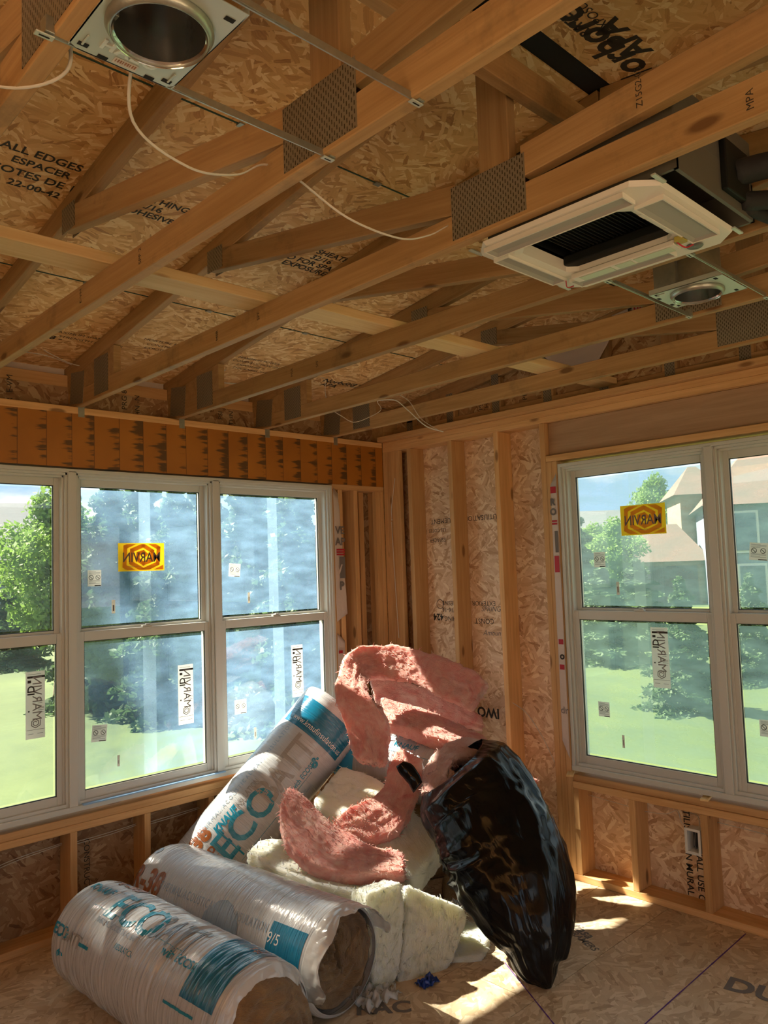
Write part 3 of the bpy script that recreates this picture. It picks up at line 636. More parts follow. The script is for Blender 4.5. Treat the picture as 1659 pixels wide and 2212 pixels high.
# ---------------------------------------------------------------- ceiling cassette air unit
ac = empty('air_conditioner', (-2.008, -3.065, 2.79), 'square white ceiling cassette air unit with its grille off, showing a dark inside', 'air conditioner')
ACW = simple('white_abs', (0.74, 0.70, 0.62), 0.4); ACG = simple('grey_vent', (0.36, 0.34, 0.30), 0.5); ACK = simple('dark_coil', (0.005, 0.006, 0.005), 0.6, spec=0.25); ACB = simple('grey_sheet_metal', (0.13, 0.12, 0.095), 0.55, 0.3)
hx, hy, ch = 0.272, 0.285, 0.055; ox0, ox1, oy0, oy1 = -0.175, 0.115, -0.165, 0.185
def rr(hx0, hx1, hy0, hy1, c):
    return [(hx0+c, hy0), (hx1-c, hy0), (hx1, hy0+c), (hx1, hy1-c), (hx1-c, hy1), (hx0+c, hy1), (hx0, hy1-c), (hx0, hy0+c)]
O1 = rr(-hx, hx, -hy, hy, ch); I1 = rr(ox0, ox1, oy0, oy1, 0.03)
bm = bmesh.new(); lay = []
for pts, z in ((O1, 0.0), (rr(-hx+.006, hx-.006, -hy+.006, hy-.006, ch), -0.012), (rr(ox0-.02, ox1+.02, oy0-.02, oy1+.02, .035), -0.020), (I1, -0.016), (I1, 0.03)):
    lay.append([bm.verts.new((x, y, z)) for x, y in pts])
for a, b in zip(lay[:-1], lay[1:]):
    for k in range(8): j = (k+1) % 8; bm.faces.new((a[k], a[j], b[j], b[k]))
bm_obj('panel_frame', bm, ACW, ac)
def vent(x0, x1, y0, y1):
    bm = bmesh.new(); a = [bm.verts.new(p) for p in ((x0, y0, -0.0265), (x1, y0, -0.0265), (x1, y1, -0.0265), (x0, y1, -0.0265))]
    i = 0.012; b = [bm.verts.new(p) for p in ((x0+i, y0+i, -0.0212), (x1-i, y0+i, -0.0212), (x1-i, y1-i, -0.0212), (x0+i, y1-i, -0.0212))]
    bm.faces.new(b)
    for k in range(4): j = (k+1) % 4; bm.faces.new((a[k], a[j], b[j], b[k]))
    o = bm_obj('air_outlet', bm, ACG, ac)
    for q in ((x0-.004, x1+.004, y0-.004, y0), (x0-.004, x1+.004, y1, y1+.004), (x0-.004, x0, y0, y1), (x1, x1+.004, y0, y1)):
        box('outlet_lip', q[0], q[1], q[2], q[3], -0.028, -0.014, ACW, ac)
vent(-0.255, -0.200, -0.20, 0.235); vent(0.150, 0.215, -0.11, 0.21); vent(-0.175, 0.125, 0.215, 0.262); vent(-0.165, 0.16, -0.262, -0.190)
lathe_ring('fan_disc', [(0.001, -0.002), (0.03, -0.004), (0.13, -0.012), (0.132, 0.02)], ACK, ac, 40, Matrix.Translation((-0.03, 0.01, 0.06)))
for k in range(22):
    y = oy0+0.02+k*0.0135; box('guard_rib', ox0+0.03, ox1-0.05, y, y+0.0025, 0.028, 0.034, ACK, ac)
box('inner_tray', ox1-0.045, ox1, oy0, oy1, 0.0, 0.03, ACK, ac, bev=0.004)
box('inner_back', ox0-0.02, ox1+0.02, oy0-0.02, oy1+0.02, 0.10, 0.105, ACK, ac)
for q in ((ox0-.01, ox0, oy0, oy1), (ox1, ox1+.01, oy0, oy1), (ox0, ox1, oy0-.01, oy0), (ox0, ox1, oy1, oy1+.01)): box('inner_wall', q[0], q[1], q[2], q[3], 0.02, 0.10, ACK, ac)
CLEAR = simple('pale_green_cover', (0.50, 0.56, 0.40), 0.3)
box('control_cover', ox1-0.012, ox1+0.035, oy0+0.005, oy1-0.005, -0.038, -0.021, ACW, ac, bev=0.003)
for k, (a, b) in enumerate(((-0.145, -0.03), (-0.02, 0.03), (0.045, 0.155))): box('circuit_sticker', ox1-0.006, ox1+0.03, a, b, -0.0395, -0.0384, CLEAR, ac)
box('terminal_block', ox1-0.02, ox1+0.01, -0.19, -0.165, -0.034, -0.02, simple('yellow_terminal', (0.45, 0.38, 0.08), 0.5), ac)
tube('red_lead', [(0.10, -0.165, -0.03), (0.13, -0.18, -0.045), (0.16, -0.19, -0.032)], 0.0022, REDP, ac); tube('red_lead', [(0.12, 0.21, -0.03), (0.15, 0.225, -0.04), (0.18, 0.22, -0.03)], 0.0018, REDP, ac)
lathe_ring('corner_button', [(0.001, -0.004), (0.02, -0.005), (0.024, -0.001)], simple('grey_button', (0.12, 0.12, 0.11), 0.4), ac, 32, Matrix.Translation((0.205, -0.175, -0.018)))
for sx, sy in ((-1, -1), (-1, 1), (1, -1), (1, 1)):
    box('corner_bracket', sx*(hx-0.04)-0.03, sx*(hx-0.04)+0.03, sy*(hy+0.002)-0.006, sy*(hy+0.002)+0.006, -0.006, -0.001, PAN, ac, bev=0.001)
for a, b in ((-0.12, -0.09), (0.02, 0.05)): box('pressed_mark', a, b, -0.182, -0.170, -0.0225, -0.0195, ACW, ac, bev=0.001)
box('unit_body', -0.235, 0.235, -0.335, 0.24, 0.108, 0.235, ACB, ac, bev=0.004)
for q in ((-0.235, -0.225, -0.335, 0.24), (0.225, 0.235, -0.335, 0.24), (-0.235, 0.235, -0.335, -0.325), (-0.235, 0.235, 0.23, 0.24)): box('unit_side', q[0], q[1], q[2], q[3], 0.004, 0.110, ACB, ac)
PIPE = simple('black_pipe_foam', (0.01, 0.01, 0.011), 0.75, bump=(25, 0.6))
tube('pipe_insulation', [(0.10, -0.33, 0.10), (0.24, -0.44, 0.14), (0.55, -0.62, 0.19), (1.0, -0.9, 0.22)], 0.035, PIPE, ac, seg=14)
tube('pipe_insulation', [(0.15, -0.33, 0.04), (0.30, -0.42, 0.06), (0.6, -0.6, 0.09), (1.0, -0.85, 0.12)], 0.026, PIPE, ac, seg=14)
tube('drain_hose', [(0.18, -0.33, 0.03), (0.34, -0.38, 0.02), (0.6, -0.5, 0.03), (1.0, -0.7, 0.06)], 0.016, PIPE, ac, seg=12)
box('pipe_collar', 0.02, 0.17, -0.352, -0.334, 0.03, 0.17, ACK, ac, bev=0.004)

# ---------------------------------------------------------------- cables
def cable(pts, label, group='white cables strung through the roof framing', r=0.0035):
    o = tube('electric_cable', pts, r, WIRE, flat=0.55); return tag(o, label, 'cable', group)
cable([(-3.37, -2.89, 2.87), (-3.30, -2.74, 2.80), (-3.15, -2.70, 2.77), (-3.02, -2.69, 2.80), (-2.93, -2.68, 2.86), (-2.84, -2.68, 2.86), (-2.70, -2.72, 2.78), (-2.52, -2.73, 2.77), (-2.40, -2.73, 2.81), (-2.31, -2.73, 2.865)], 'white cable sagging from the large round light across two truss bays')
cable([(-3.49, -2.88, 2.86), (-3.46, -2.80, 2.81), (-3.52, -2.70, 2.80), (-3.62, -2.60, 2.84)], 'white cable drooping at the upper left corner beside the large round light')
cable([(-2.241, 0.065, 3.294), (-2.132, 0.039, 3.213), (-2.003, -0.011, 3.170), (-1.819, -0.049, 3.185)], 'thin cable crossing the second bay above the pale strap')
cable([(-2.536, -0.049, 3.095), (-2.463, -0.046, 3.058), (-2.314, -0.046, 3.019), (-2.121, -0.025, 3.053), (-2.010, 0.004, 3.088)], 'upper of the two white cables above the left window')
cable([(-2.588, 0.004, 3.061), (-2.480, -0.028, 3.051), (-2.293, 0.070, 3.047), (-2.196, 0.050, 3.018), (-2.135, -0.008, 3.012)], 'lower of the two white cables above the left window')
cable([(-1.425, -0.157, 3.265), (-1.368, -0.206, 3.220), (-1.418, -0.219, 3.137), (-1.545, -0.159, 3.044), (-1.487, -0.143, 3.027), (-1.367, -0.188, 3.027), (-1.260, -0.157, 3.086), (-1.266, -0.092, 3.188), (-1.331, -0.033, 3.206), (-1.385, -0.056, 3.266)], 'looped white cable hanging between the second and third heel')
cable([(-1.376, -0.482, 3.281), (-1.286, -0.424, 3.227), (-1.174, -0.386, 3.168), (-1.062, -0.355, 3.164)], 'short cable dropping behind the third chord')
cable([(-0.988, -0.400, 3.330), (-0.917, -0.415, 3.363), (-0.866, -0.424, 3.383), (-0.837, -0.446, 3.316), (-0.873, -0.464, 3.155)], 'thin curled cable near the pale strap')
cable([(-0.979, -0.492, 3.059), (-0.960, -0.509, 3.044), (-0.943, -0.490, 2.962), (-0.903, -0.478, 2.881), (-0.810, -0.492, 2.830), (-0.756, -0.541, 2.792), (-0.682, -0.614, 2.824), (-0.634, -0.664, 2.866), (-0.652, -0.652, 2.917), (-0.665, -0.708, 2.916), (-0.637, -0.803, 2.900), (-0.618, -0.883, 2.830), (-0.569, -0.988, 2.717), (-0.528, -1.092, 2.669)], 'longest looped white cable hanging in front of the right wall plate')
cable([(-0.588, -0.785, 2.948), (-0.574, -0.862, 2.888), (-0.555, -0.938, 2.770), (-0.544, -1.077, 2.675)], 'white cable running beside the longest looped one')
cable([(-2.749, -0.143, 3.295), (-2.688, -0.127, 3.253), (-2.610, -0.129, 3.209), (-2.678, -0.130, 3.187), (-2.746, -0.137, 3.214)], 'cable bend at the left edge under the pale strap')
def run(pts, label, g): cable(pts, label, g, 0.003)
for k in range(2):
    run([(-2.75, 0.10, 0.40+0.012*k), (-2.60, 0.10, 0.43+0.012*k), (-2.36, 0.10, 0.452+0.008*k)], ['lower', 'upper'][k]+' of the two white cables in the leftmost low wall bay', 'cables in the low left wall')
    run([(-2.30, 0.10, 0.435+0.012*k), (-2.1, 0.10, 0.438+0.012*k), (-1.94, 0.10, 0.45+0.008*k)], ['lower', 'upper'][k]+' of the two white cables in the second low wall bay', 'cables in the low left wall second bay')
    run([(-1.89, 0.10, 0.435+0.012*k), (-1.7, 0.10, 0.44+0.012*k), (-1.53, 0.10, 0.45+0.008*k)], ['lower', 'upper'][k]+' of the two white cables in the third low wall bay', 'cables in the low left wall third bay')
run([(0.10, -1.57, 0.475), (0.10, -1.72, 0.465), (0.10, -1.885, 0.455)], 'thin white cable in the first low bay under the right window', 'cables in the low right wall')
run([(0.10, -1.93, 0.45), (0.10, -2.05, 0.46), (0.10, -2.12, 0.49), (0.07, -2.16, 0.44), (0.04, -2.24, 0.425), (0.03, -2.27, 0.45), (0.05, -2.26, 0.50), (0.09, -2.20, 0.50)], 'looped white cable feeding the wall outlet box', 'cables in the low right wall at the box')
run([(0.10, -2.34, 0.475), (0.10, -2.5, 0.47), (0.10, -2.69, 0.46)], 'thin white cable in the bay right of the outlet box', 'cables in the low right wall last bay')
run([(0.02, -1.10, 0.98), (0.0, -1.22, 0.93), (0.0, -1.33, 0.80), (0.0, -1.41, 0.66)], 'white cable drooping between studs beside the black bag', 'cable beside the bag')
run([(0.02, -0.12, 2.60), (-0.01, -0.12, 2.45), (-0.012, -0.09, 2.30), (-0.012, -0.09, 2.22)], 'white cable hanging down the corner post', 'cable on the corner post')
run([(-0.012, -0.085, 2.20), (-0.012, -0.10, 1.8), (-0.012, -0.12, 1.35)], 'thin white cord along the corner post', 'cord on the corner post')
lathe_ring('cable_end', [(0.0005, 0), (0.004, 0), (0.004, 0.012), (0.0005, 0.012)], WIRE, None, 12, Matrix.Translation((-0.012, -0.09, 2.208)))
tag(bpy.data.objects['cable_end'], 'white cable end cap on the corner post', 'cable')

# outlet box on the second low stud
ob = empty('outlet_box', (0.0, -2.252, 0.385), 'white plastic outlet box with cables on the low stud under the right window', 'outlet box')
WPL = simple('white_plastic', (0.75, 0.72, 0.66), 0.4)
for q in ((-0.036, 0.036, 0.052, 0.060), (-0.036, 0.036, -0.060, -0.052), (-0.036, -0.029, -0.052, 0.052), (0.029, 0.036, -0.052, 0.052)):
    box('box_side', -0.012, 0.065, q[0], q[1], q[2], q[3], WPL, ob, bev=0.001)
box('box_rim', -0.014, -0.010, -0.042, -0.031, -0.066, 0.066, WPL, ob, bev=0.001); box('box_rim', -0.014, -0.010, 0.031, 0.042, -0.066, 0.066, WPL, ob, bev=0.001)
box('box_rim', -0.014, -0.010, -0.031, 0.031, 0.056, 0.066, WPL, ob, bev=0.001); box('box_rim', -0.014, -0.010, -0.031, 0.031, -0.066, -0.056, WPL, ob, bev=0.001)
box('box_back', 0.060, 0.065, -0.03, 0.03, -0.055, 0.055, simple('dark_box_back', (0.05, 0.05, 0.05), 0.6), ob)
tube('box_lead', [(0.06, 0.01, 0.05), (0.02, 0.0, 0.02), (0.0, -0.005, -0.02), (0.03, 0.0, -0.045)], 0.003, INKG, ob)

# ---------------------------------------------------------------- windows
def facing_gloss(t, L, base, top):
    lw = nn(t, 'ShaderNodeLayerWeight'); lw.inputs[0].default_value = 0.5
    pw = nn(t, 'ShaderNodeMath', operation='POWER'); L(lw.outputs['Facing'], pw.inputs[0]); pw.inputs[1].default_value = 5.0
    mr = nn(t, 'ShaderNodeMapRange'); mr.inputs['To Min'].default_value = base; mr.inputs['To Max'].default_value = top; L(pw.outputs[0], mr.inputs[0]); return mr.outputs[0]
def film_mat(name, tint, alpha, seed, streak=0.5, milk=(0.36, 0.58, 0.85)):
    """blue protective film: part clear, part milky; streaks and light patches are in the film itself"""
    m, t, p, L = newmat(name); t.nodes.remove(p)
    o = t.nodes['Material Output']
    tr = nn(t, 'ShaderNodeBsdfTransparent'); tr.inputs[0].default_value = (*tint, 1)
    df = nn(t, 'ShaderNodeBsdfTranslucent'); df.inputs[0].default_value = (*milk, 1)
    gl = nn(t, 'ShaderNodeBsdfGlossy'); gl.inputs['Roughness'].default_value = 0.04
    tcx = nn(t, 'ShaderNodeTexCoord'); mp = nn(t, 'ShaderNodeMapping'); mp.inputs['Location'].default_value = (seed, seed, seed); mp.inputs['Scale'].default_value = (2.2, 2.2, 6); L(tcx.outputs['Object'], mp.inputs[0])
    n = nn(t, 'ShaderNodeTexNoise'); n.inputs['Scale'].default_value = 3; n.inputs['Detail'].default_value = 6; L(mp.outputs[0], n.inputs[0])
    r = nn(t, 'ShaderNodeMapRange'); r.inputs['From Min'].default_value = 0.35; r.inputs['From Max'].default_value = 0.75; r.inputs['To Min'].default_value = alpha*(1-streak*0.3); r.inputs['To Max'].default_value = min(1, alpha*(1+streak)); L(n.outputs['Fac'], r.inputs[0])
    m1 = nn(t, 'ShaderNodeMixShader'); L(r.outputs[0], m1.inputs[0]); L(tr.outputs[0], m1.inputs[1]); L(df.outputs[0], m1.inputs[2])
    fr = facing_gloss(t, L, 0.03, 0.5)
    m2 = nn(t, 'ShaderNodeMixShader'); L(fr, m2.inputs[0]); L(m1.outputs[0], m2.inputs[1]); L(gl.outputs[0], m2.inputs[2]); L(m2.outputs[0], o.inputs[0])
    return m
def glass_mat():
    m, t, p, L = newmat('window_glass'); t.nodes.remove(p); o = t.nodes['Material Output']
    tr = nn(t, 'ShaderNodeBsdfTransparent'); tr.inputs[0].default_value = (0.98, 0.99, 0.985, 1); gl = nn(t, 'ShaderNodeBsdfGlossy'); gl.inputs['Roughness'].default_value = 0.0
    fr = facing_gloss(t, L, 0.04, 0.8)
    m2 = nn(t, 'ShaderNodeMixShader'); L(fr, m2.inputs[0]); L(tr.outputs[0], m2.inputs[1]); L(gl.outputs[0], m2.inputs[2]); L(m2.outputs[0], o.inputs[0])
    return m
GLASS = glass_mat()
FILM_BLUE = film_mat('blue_protective_film', (0.86, 0.94, 1.0), 0.34, 1.0, 0.5, (0.12, 0.22, 0.36))
FILM_BAND = film_mat('pale_film_band', (0.86, 0.94, 1.0), 0.42, 4.0, 0.15, (0.18, 0.30, 0.45))
FILM_CLEAR = film_mat('clear_protective_film', (0.93, 0.97, 1.0), 0.18, 7.0, 0.5, (0.16, 0.26, 0.33))
def paper(name, col, tl=0.38):
    m = simple(name, col, 0.6); t = m.node_tree; p = t.nodes['Principled BSDF']; tb = nn(t, 'ShaderNodeBsdfTranslucent'); tb.inputs[0].default_value = (*col, 1)
    ms = nn(t, 'ShaderNodeMixShader'); ms.inputs[0].default_value = tl; t.links.new(p.outputs[0], ms.inputs[1]); t.links.new(tb.outputs[0], ms.inputs[2]); t.links.new(ms.outputs[0], t.nodes['Material Output'].inputs[0]); return m
LGREY = simple('grey_letters', (0.22, 0.20, 0.19), 0.6)
FILM_R = film_mat('hazy_film_right', (0.92, 0.97, 1.0), 0.36, 11.0, 0.5, (0.46, 0.66, 0.68)); FILM_RB = film_mat('hazy_film_right_band', (0.92, 0.97, 1.0), 0.46, 12.0, 0.2, (0.52, 0.70, 0.70))
STICK = paper('paper_sticker', (0.80, 0.77, 0.70)); YEL = paper('yellow_sticker', (0.90, 0.56, 0.012)); ORG = paper('orange_sticker_print', (0.85, 0.36, 0.006), 0.3); YELP = simple('pale_yellow_print', (0.9, 0.72, 0.25), 0.5)
BRNT = simple('brown_grey_letters', (0.17, 0.115, 0.09), 0.6)
def plate(name, x0, x1, y, z0, z1, mat, parent):
    w, h = (x1-x0)/2, (z1-z0)/2
    o = mesh_obj(name, [(-w, 0, -h), (w, 0, -h), (w, 0, h), (-w, 0, h)], [(0, 1, 2, 3)], mat, parent); o.location = ((x0+x1)/2, y, (z0+z1)/2); return o
def ring_path(bm, pts, w, z0, z1, closed=False):
    n = len(pts)
    for i in range(n if closed else n-1):
        a = Vector((pts[i][0], 0, pts[i][1])); b = Vector((pts[(i+1) % n][0], 0, pts[(i+1) % n][1])); d = (b-a).normalized(); s = Vector((-d.z, 0, d.x))*w/2; e = d*w*0.35
        q = [a-s-e, b-s+e, b+s+e, a+s-e]; lo = [bm.verts.new((p.x, z0-0.00002*i, p.z)) for p in q]
        bm.faces.new(lo)
def hexspiral(cx, cz, r0, dr, turns, sq=1.0, start=0):
    pts = []
    for k in range(int(turns*6)+1):
        a = math.pi/3*k+start+math.pi/6; r = r0+dr*k/6
        pts.append((cx+r*math.cos(a), cz+sq*r*math.sin(a)))
    return pts
def sticker_big(win, x0, x1, z0, z1, y):
    s = plate('maker_sticker', x0, x1, y, z0, z1, YEL, win); cx, cz = (x0+x1)/2, (z0+z1)/2; w, h = x1-x0, z1-z0
    bm = bmesh.new(); ring_path(bm, hexspiral(0.01, 0.005, 0.020, 0.046, 2.9, 0.85), 0.024, -0.0016, -0.0010)
    # keep the mark on the sticker
    for co, no in (((w/2-.008, 0, 0), (1, 0, 0)), ((-w/2+.008, 0, 0), (-1, 0, 0)), ((0, 0, h/2-.006), (0, 0, 1)), ((0, 0, -h/2+.006), (0, 0, -1))):
        bmesh.ops.bisect_plane(bm, geom=bm.verts[:]+bm.edges[:]+bm.faces[:], plane_co=co, plane_no=no, clear_outer=True)
    bm_obj('spiral_mark', bm, ORG, s)
    put_text('sticker_lettering', 'MARVIN', 0.078, (0, -0.0020, -0.004), (1, 0, 0), (0, 0, 1), BRNT, s, mirror=True, bold=0.0012, sx=w/0.345)
    for k in range(4): box('small_print', -w*0.38, w*0.36, -0.0018, -0.0016, -h*0.33-0.006*k, -h*0.33-0.006*k+0.0015, BRNT if k == 0 else ORG, s)
def sticker_long(win, x0, x1, z0, z1, y, tilt=0.0):
    s = plate('energy_label', x0, x1, y, z0, z1, STICK, win); w, h = x1-x0, z1-z0; s.rotation_euler.y = tilt
    box('label_bar', -w*0.42, w*0.5, -0.0014, -0.0008, h*0.40, h*0.432, INK, s)
    put_text('sticker_lettering', 'MARVIN', 0.068, (0.006, -0.0016, 0.035), (0, 0, -1), (1, 0, 0), LGREY, s, mirror=True, bold=0.0, sx=0.92)
    put_text('sticker_lettering', 'ID', 0.050, (-w*0.25, -0.0018, 0.075), (0, 0, -1), (1, 0, 0), INK, s, mirror=True, bold=0.0012)
    bm = bmesh.new(); ring_path(bm, hexspiral(0, 0, 0.008, 0.010, 2.1), 0.004, -0.0014, -0.0009); o = bm_obj('spiral_mark', bm, INKG, s); o.location = (0.0, 0, -h*0.27)
    box('black_square', -w*0.40, -w*0.22, -0.0014, -0.0008, h*0.33, h*0.37, INK, s); box('black_square', -w*0.38, -w*0.30, -0.0014, -0.0008, -h*0.10, -h*0.08, INK, s)
    for k, (zz, a, b) in enumerate(((-0.37, -.45, .48), (-0.43, -.4, -.1), (-0.43, .1, .4), (-0.04, .12, .45), (-0.06, .12, .45), (-0.085, .12, .45), (-0.12, .15, .42), (0.02, .12, .35), (0.05, .1, .4), (0.08, .15, .3), (0.455, -.4, .3))):
        box('small_print', w*a, w*b, -0.0012, -0.0008, h*zz, h*zz+0.0018, INKG, s)
def sticker_small(win, x0, x1, z0, z1, y, tilt=0.0):
    s = plate('care_label', x0, x1, y, z0, z1, STICK, win); w, h = x1-x0, z1-z0; s.rotation_euler.y = tilt
    for sx in (-0.25, 0.25):
        lathe_ring('label_ring', [(0.011, 0), (0.014, 0)], INKG if sx > 0 else INK, s, 20, Matrix.Translation((w*sx, -0.0012, 0.004)) @ Matrix.Rotation(math.pi/2, 4, 'X'))
        bm = bmesh.new(); ring_path(bm, [(w*sx-0.007, 0.010), (w*sx+0.007, -0.003)], 0.003, -0.0014, -0.0010); bm_obj('label_stroke', bm, INK, s)
    for k, zz in enumerate((0.40, 0.34, 0.28, 0.22, -0.14, -0.20, -0.27, -0.33)):
        box('small_print', -w*0.42, w*(0.1 if k % 3 == 0 else 0.42), -0.0012, -0.0008, h*zz, h*zz+0.0014, INKG, s)
    box('label_bar', 0, w*0.46, -0.0014, -0.0008, -h*0.48, -h*0.43, INK, s)
def window_block(name, M, units, label_sets, films):
    """local x = along the wall (to the right seen from inside), y = outward, z = up"""
    w = empty(name, kind='structure'); w.matrix_world = M
    xs = [u[0] for u in units]+[units[-1][1]]
    z0, z1 = 0.634, 2.455; D0, D1 = 0.0, 0.125
    def fr(nm, x0, x1, y0, y1, za, zb, b=0.002): return box(nm, x0, x1, y0, y1, za, zb, VINYL, w, bev=b)
    xa, xb = xs[0], xs[-1]
    # outer frame with stepped mouldings
    fr('window_head', xa, xb, D0, D1, z1-0.020, z1); fr('window_head', xa+.03, xb-.03, 0.012, D1, z1-0.034, z1-0.020); fr('window_head', xa+.04, xb-.04, 0.030, D1, z1-0.046, z1-0.034); 
    fr('window_sill', xa, xb, D0-0.004, D1, z0, z0+0.028); fr('window_sill', xa+.03, xb-.03, 0.014, D1, z0+0.028, z0+0.045)
    for x, s in ((xa, 1), (xb, -1)):
        for k, (a, b, y) in enumerate(((0, .020, 0), (.020, .034, .012), (.034, .046, .030))):
            q = sorted((x+s*a, x+s*b)); fr('window_jamb', q[0], q[1], y, D1, z0+0.02, z1-0.015)
    for x in xs[1:-1]:
        fr('window_mullion', x-0.022, x+0.022, 0.0, D1, z0+0.02, z1-0.012)
        for s in (-1, 1):
            q = sorted((x+s*.022, x+s*.036)); fr('window_mullion', q[0], q[1], 0.012, D1, z0+0.02, z1-0.02)
            q = sorted((x+s*.036, x+s*.048)); fr('window_mullion', q[0], q[1], 0.030, D1, z0+0.02, z1-0.03)
    for i, (u0, u1) in enumerate(units):
        a, b = u0+0.040, u1-0.040
        # lower sash (inner) and upper sash (outer)
        for nm, x0, x1, zb, zt, y0, y1, rl, rb, rt in (('lower_sash', a, b, z0+0.040, 1.570, 0.036, 0.070, 0.034, 0.048, 0.052), ('upper_sash', a, b, 1.545, z1-0.040, 0.072, 0.106, 0.034, 0.040, 0.046)):
            s = fr(nm, x0, x0+rl, y0, y1, zb, zt, 0.003)
            fr(nm, x1-rl, x1, y0, y1, zb, zt, 0.003); fr(nm, x0+rl, x1-rl, y0, y1, zb, zb+rb, 0.003); fr(nm, x0+rl, x1-rl, y0, y1, zt-rt, zt, 0.003)
            gx0, gx1, gz0, gz1 = x0+rl, x1-rl, zb+rb, zt-rt; gy = (y0+y1)/2
            g = 0.004
            for q in ((gx0, gx1, gz0, gz0+g), (gx0, gx1, gz1-g, gz1), (gx0, gx0+g, gz0, gz1), (gx1-g, gx1, gz0, gz1)):
                box('glazing_gasket', q[0], q[1], gy-0.010, gy-0.002, q[2], q[3], GASK, w)
            box('glass_pane', gx0, gx1, gy-0.002, gy+0.002, gz0, gz1, GLASS, w)
            fm = films[i][0 if nm == 'upper_sash' else 1]
            if fm:
                # the film stops short of the pane edges and is slightly wavy
                fx0, fx1, fz0, fz1, fy = gx0+0.006, gx1-0.012, gz0+0.012, gz1-0.012, gy+0.005
                cuts = [0.0]+[c for pq in fm[1] for c in pq]+[1.0]
                for ci, (p, q) in enumerate(zip(cuts[:-1], cuts[1:])):
                    xl, xr = fx0+(fx1-fx0)*p, fx0+(fx1-fx0)*q
                    mesh_obj('film_overlap' if ci % 2 else 'protective_film', [(xl, fy, fz0), (xr, fy, fz0), (xr, fy, fz1), (xl, fy, fz1)], [(0, 1, 2, 3)], (FILM_RB if fm[0] == FILM_R else FILM_BAND) if ci % 2 else fm[0], w)
        m = (a+b)/2
        box('sash_lock', m-0.03, m+0.03, 0.040, 0.066, 1.570, 1.580, VINYL, w, bev=0.003); box('sash_lock', m-0.008, m+0.022, 0.045, 0.060, 1.580, 1.588, VINYL, w, bev=0.003)
        for kind, *q in label_sets[i]:
            y = 0.0855 if q[4] else 0.0495
            {'B': sticker_big, 'L': sticker_long, 'S': sticker_small}.get(kind, sticker_small)(w, u0+q[0], u0+q[1], q[2], q[3], y, *q[5:]) if kind != 'T' else (
                box('clear_tab', u0+q[0], u0+q[1], y-0.0006, y, q[2], q[3], STICK, w), box('tab_print', u0+q[0]+.006, u0+q[1]-.006, y-0.0014, y-0.0007, q[2]+.014, q[3]-.028, INKG, w))
    return w
ML = Matrix.Identity(4)
UL = [(-4.12, -3.225), (-3.225, -2.3325), (-2.3325, -1.44), (-1.44, -0.504)]
bandU, bandL = [(0.475, 0.575)], [(0.475, 0.585)]
films = [((FILM_CLEAR, []), (FILM_CLEAR, [])), ((FILM_CLEAR, []), (FILM_CLEAR, [])), ((FILM_BLUE, bandU), (FILM_BLUE, bandL)), ((FILM_BLUE, bandU), (FILM_BLUE, bandL))]
u = -3.225; u2 = -2.3325; u3 = -1.44
labs = [[], [('L', -2.561-u, -2.463-u, 1.04, 1.385, 0)],
        [('B', -2.039-u2, -1.752-u2, 1.892, 2.055, 1), ('S', -2.217-u2, -2.139-u2, 1.814, 1.904, 1), ('T', -2.080-u2, -2.059-u2, 1.656, 1.732, 1), ('L', -1.692-u2, -1.592-u2, 0.975, 1.325, 0), ('S', -2.215-u2, -2.130-u2, 0.965, 1.055, 0, 0.09), ('T', -2.071-u2, -2.057-u2, 0.811, 0.872, 0)],
        [('S', -1.305-u3, -1.22-u3, 1.838, 1.922, 1, 0.09), ('T', -1.167-u3, -1.150-u3, 1.665, 1.733, 1), ('L', -0.855-u3, -0.762-u3, 1.022, 1.366, 0), ('S', -1.305-u3, -1.218-u3, 0.978, 1.066, 0), ('T', -1.163-u3, -1.147-u3, 0.806, 0.876, 0)]]
window_block('window_1', ML, UL, labs, films)
MR = Matrix.Rotation(-math.pi/2, 4, 'Z')
UR = [(1.533, 2.455), (2.455, 3.40), (3.40, 4.3)]
ur, ur2 = 1.533, 2.455
labs2 = [[('B', 1.888-ur, 2.162-ur, 2.0, 2.172, 1), ('S', 1.699-ur, 1.774-ur, 1.823, 1.913, 1), ('T', 1.838-ur, 1.856-ur, 1.661, 1.736, 1), ('L', 2.052-ur, 2.152-ur, 1.155, 1.485, 0), ('S', 1.699-ur, 1.772-ur, 0.959, 1.044, 0), ('T', 1.842-ur, 1.857-ur, 0.798, 0.869, 0)],
         [('S', 2.600-ur2, 2.690-ur2, 1.836, 1.925, 1, 0.1), ('S', 2.606-ur2, 2.69-ur2, 0.962, 1.045, 0)], []]
films2 = [((FILM_R, [(0.44, 0.53)]), (FILM_R, [(0.47, 0.56)])), ((FILM_R, []), (FILM_R, [])), ((FILM_R, []), (FILM_R, []))]
window_block('window_2', MR, UR, labs2, films2)
# blue foam strip on the left window sill
o = box('sill_tape', -2.29, -1.42, -0.022, 0.004, 0.662, 0.668, simple('blue_sill_tape', (0.26, 0.46, 0.72), 0.4)); tag(o, 'long pale blue strip of tape lying along the left window sill', 'tape')
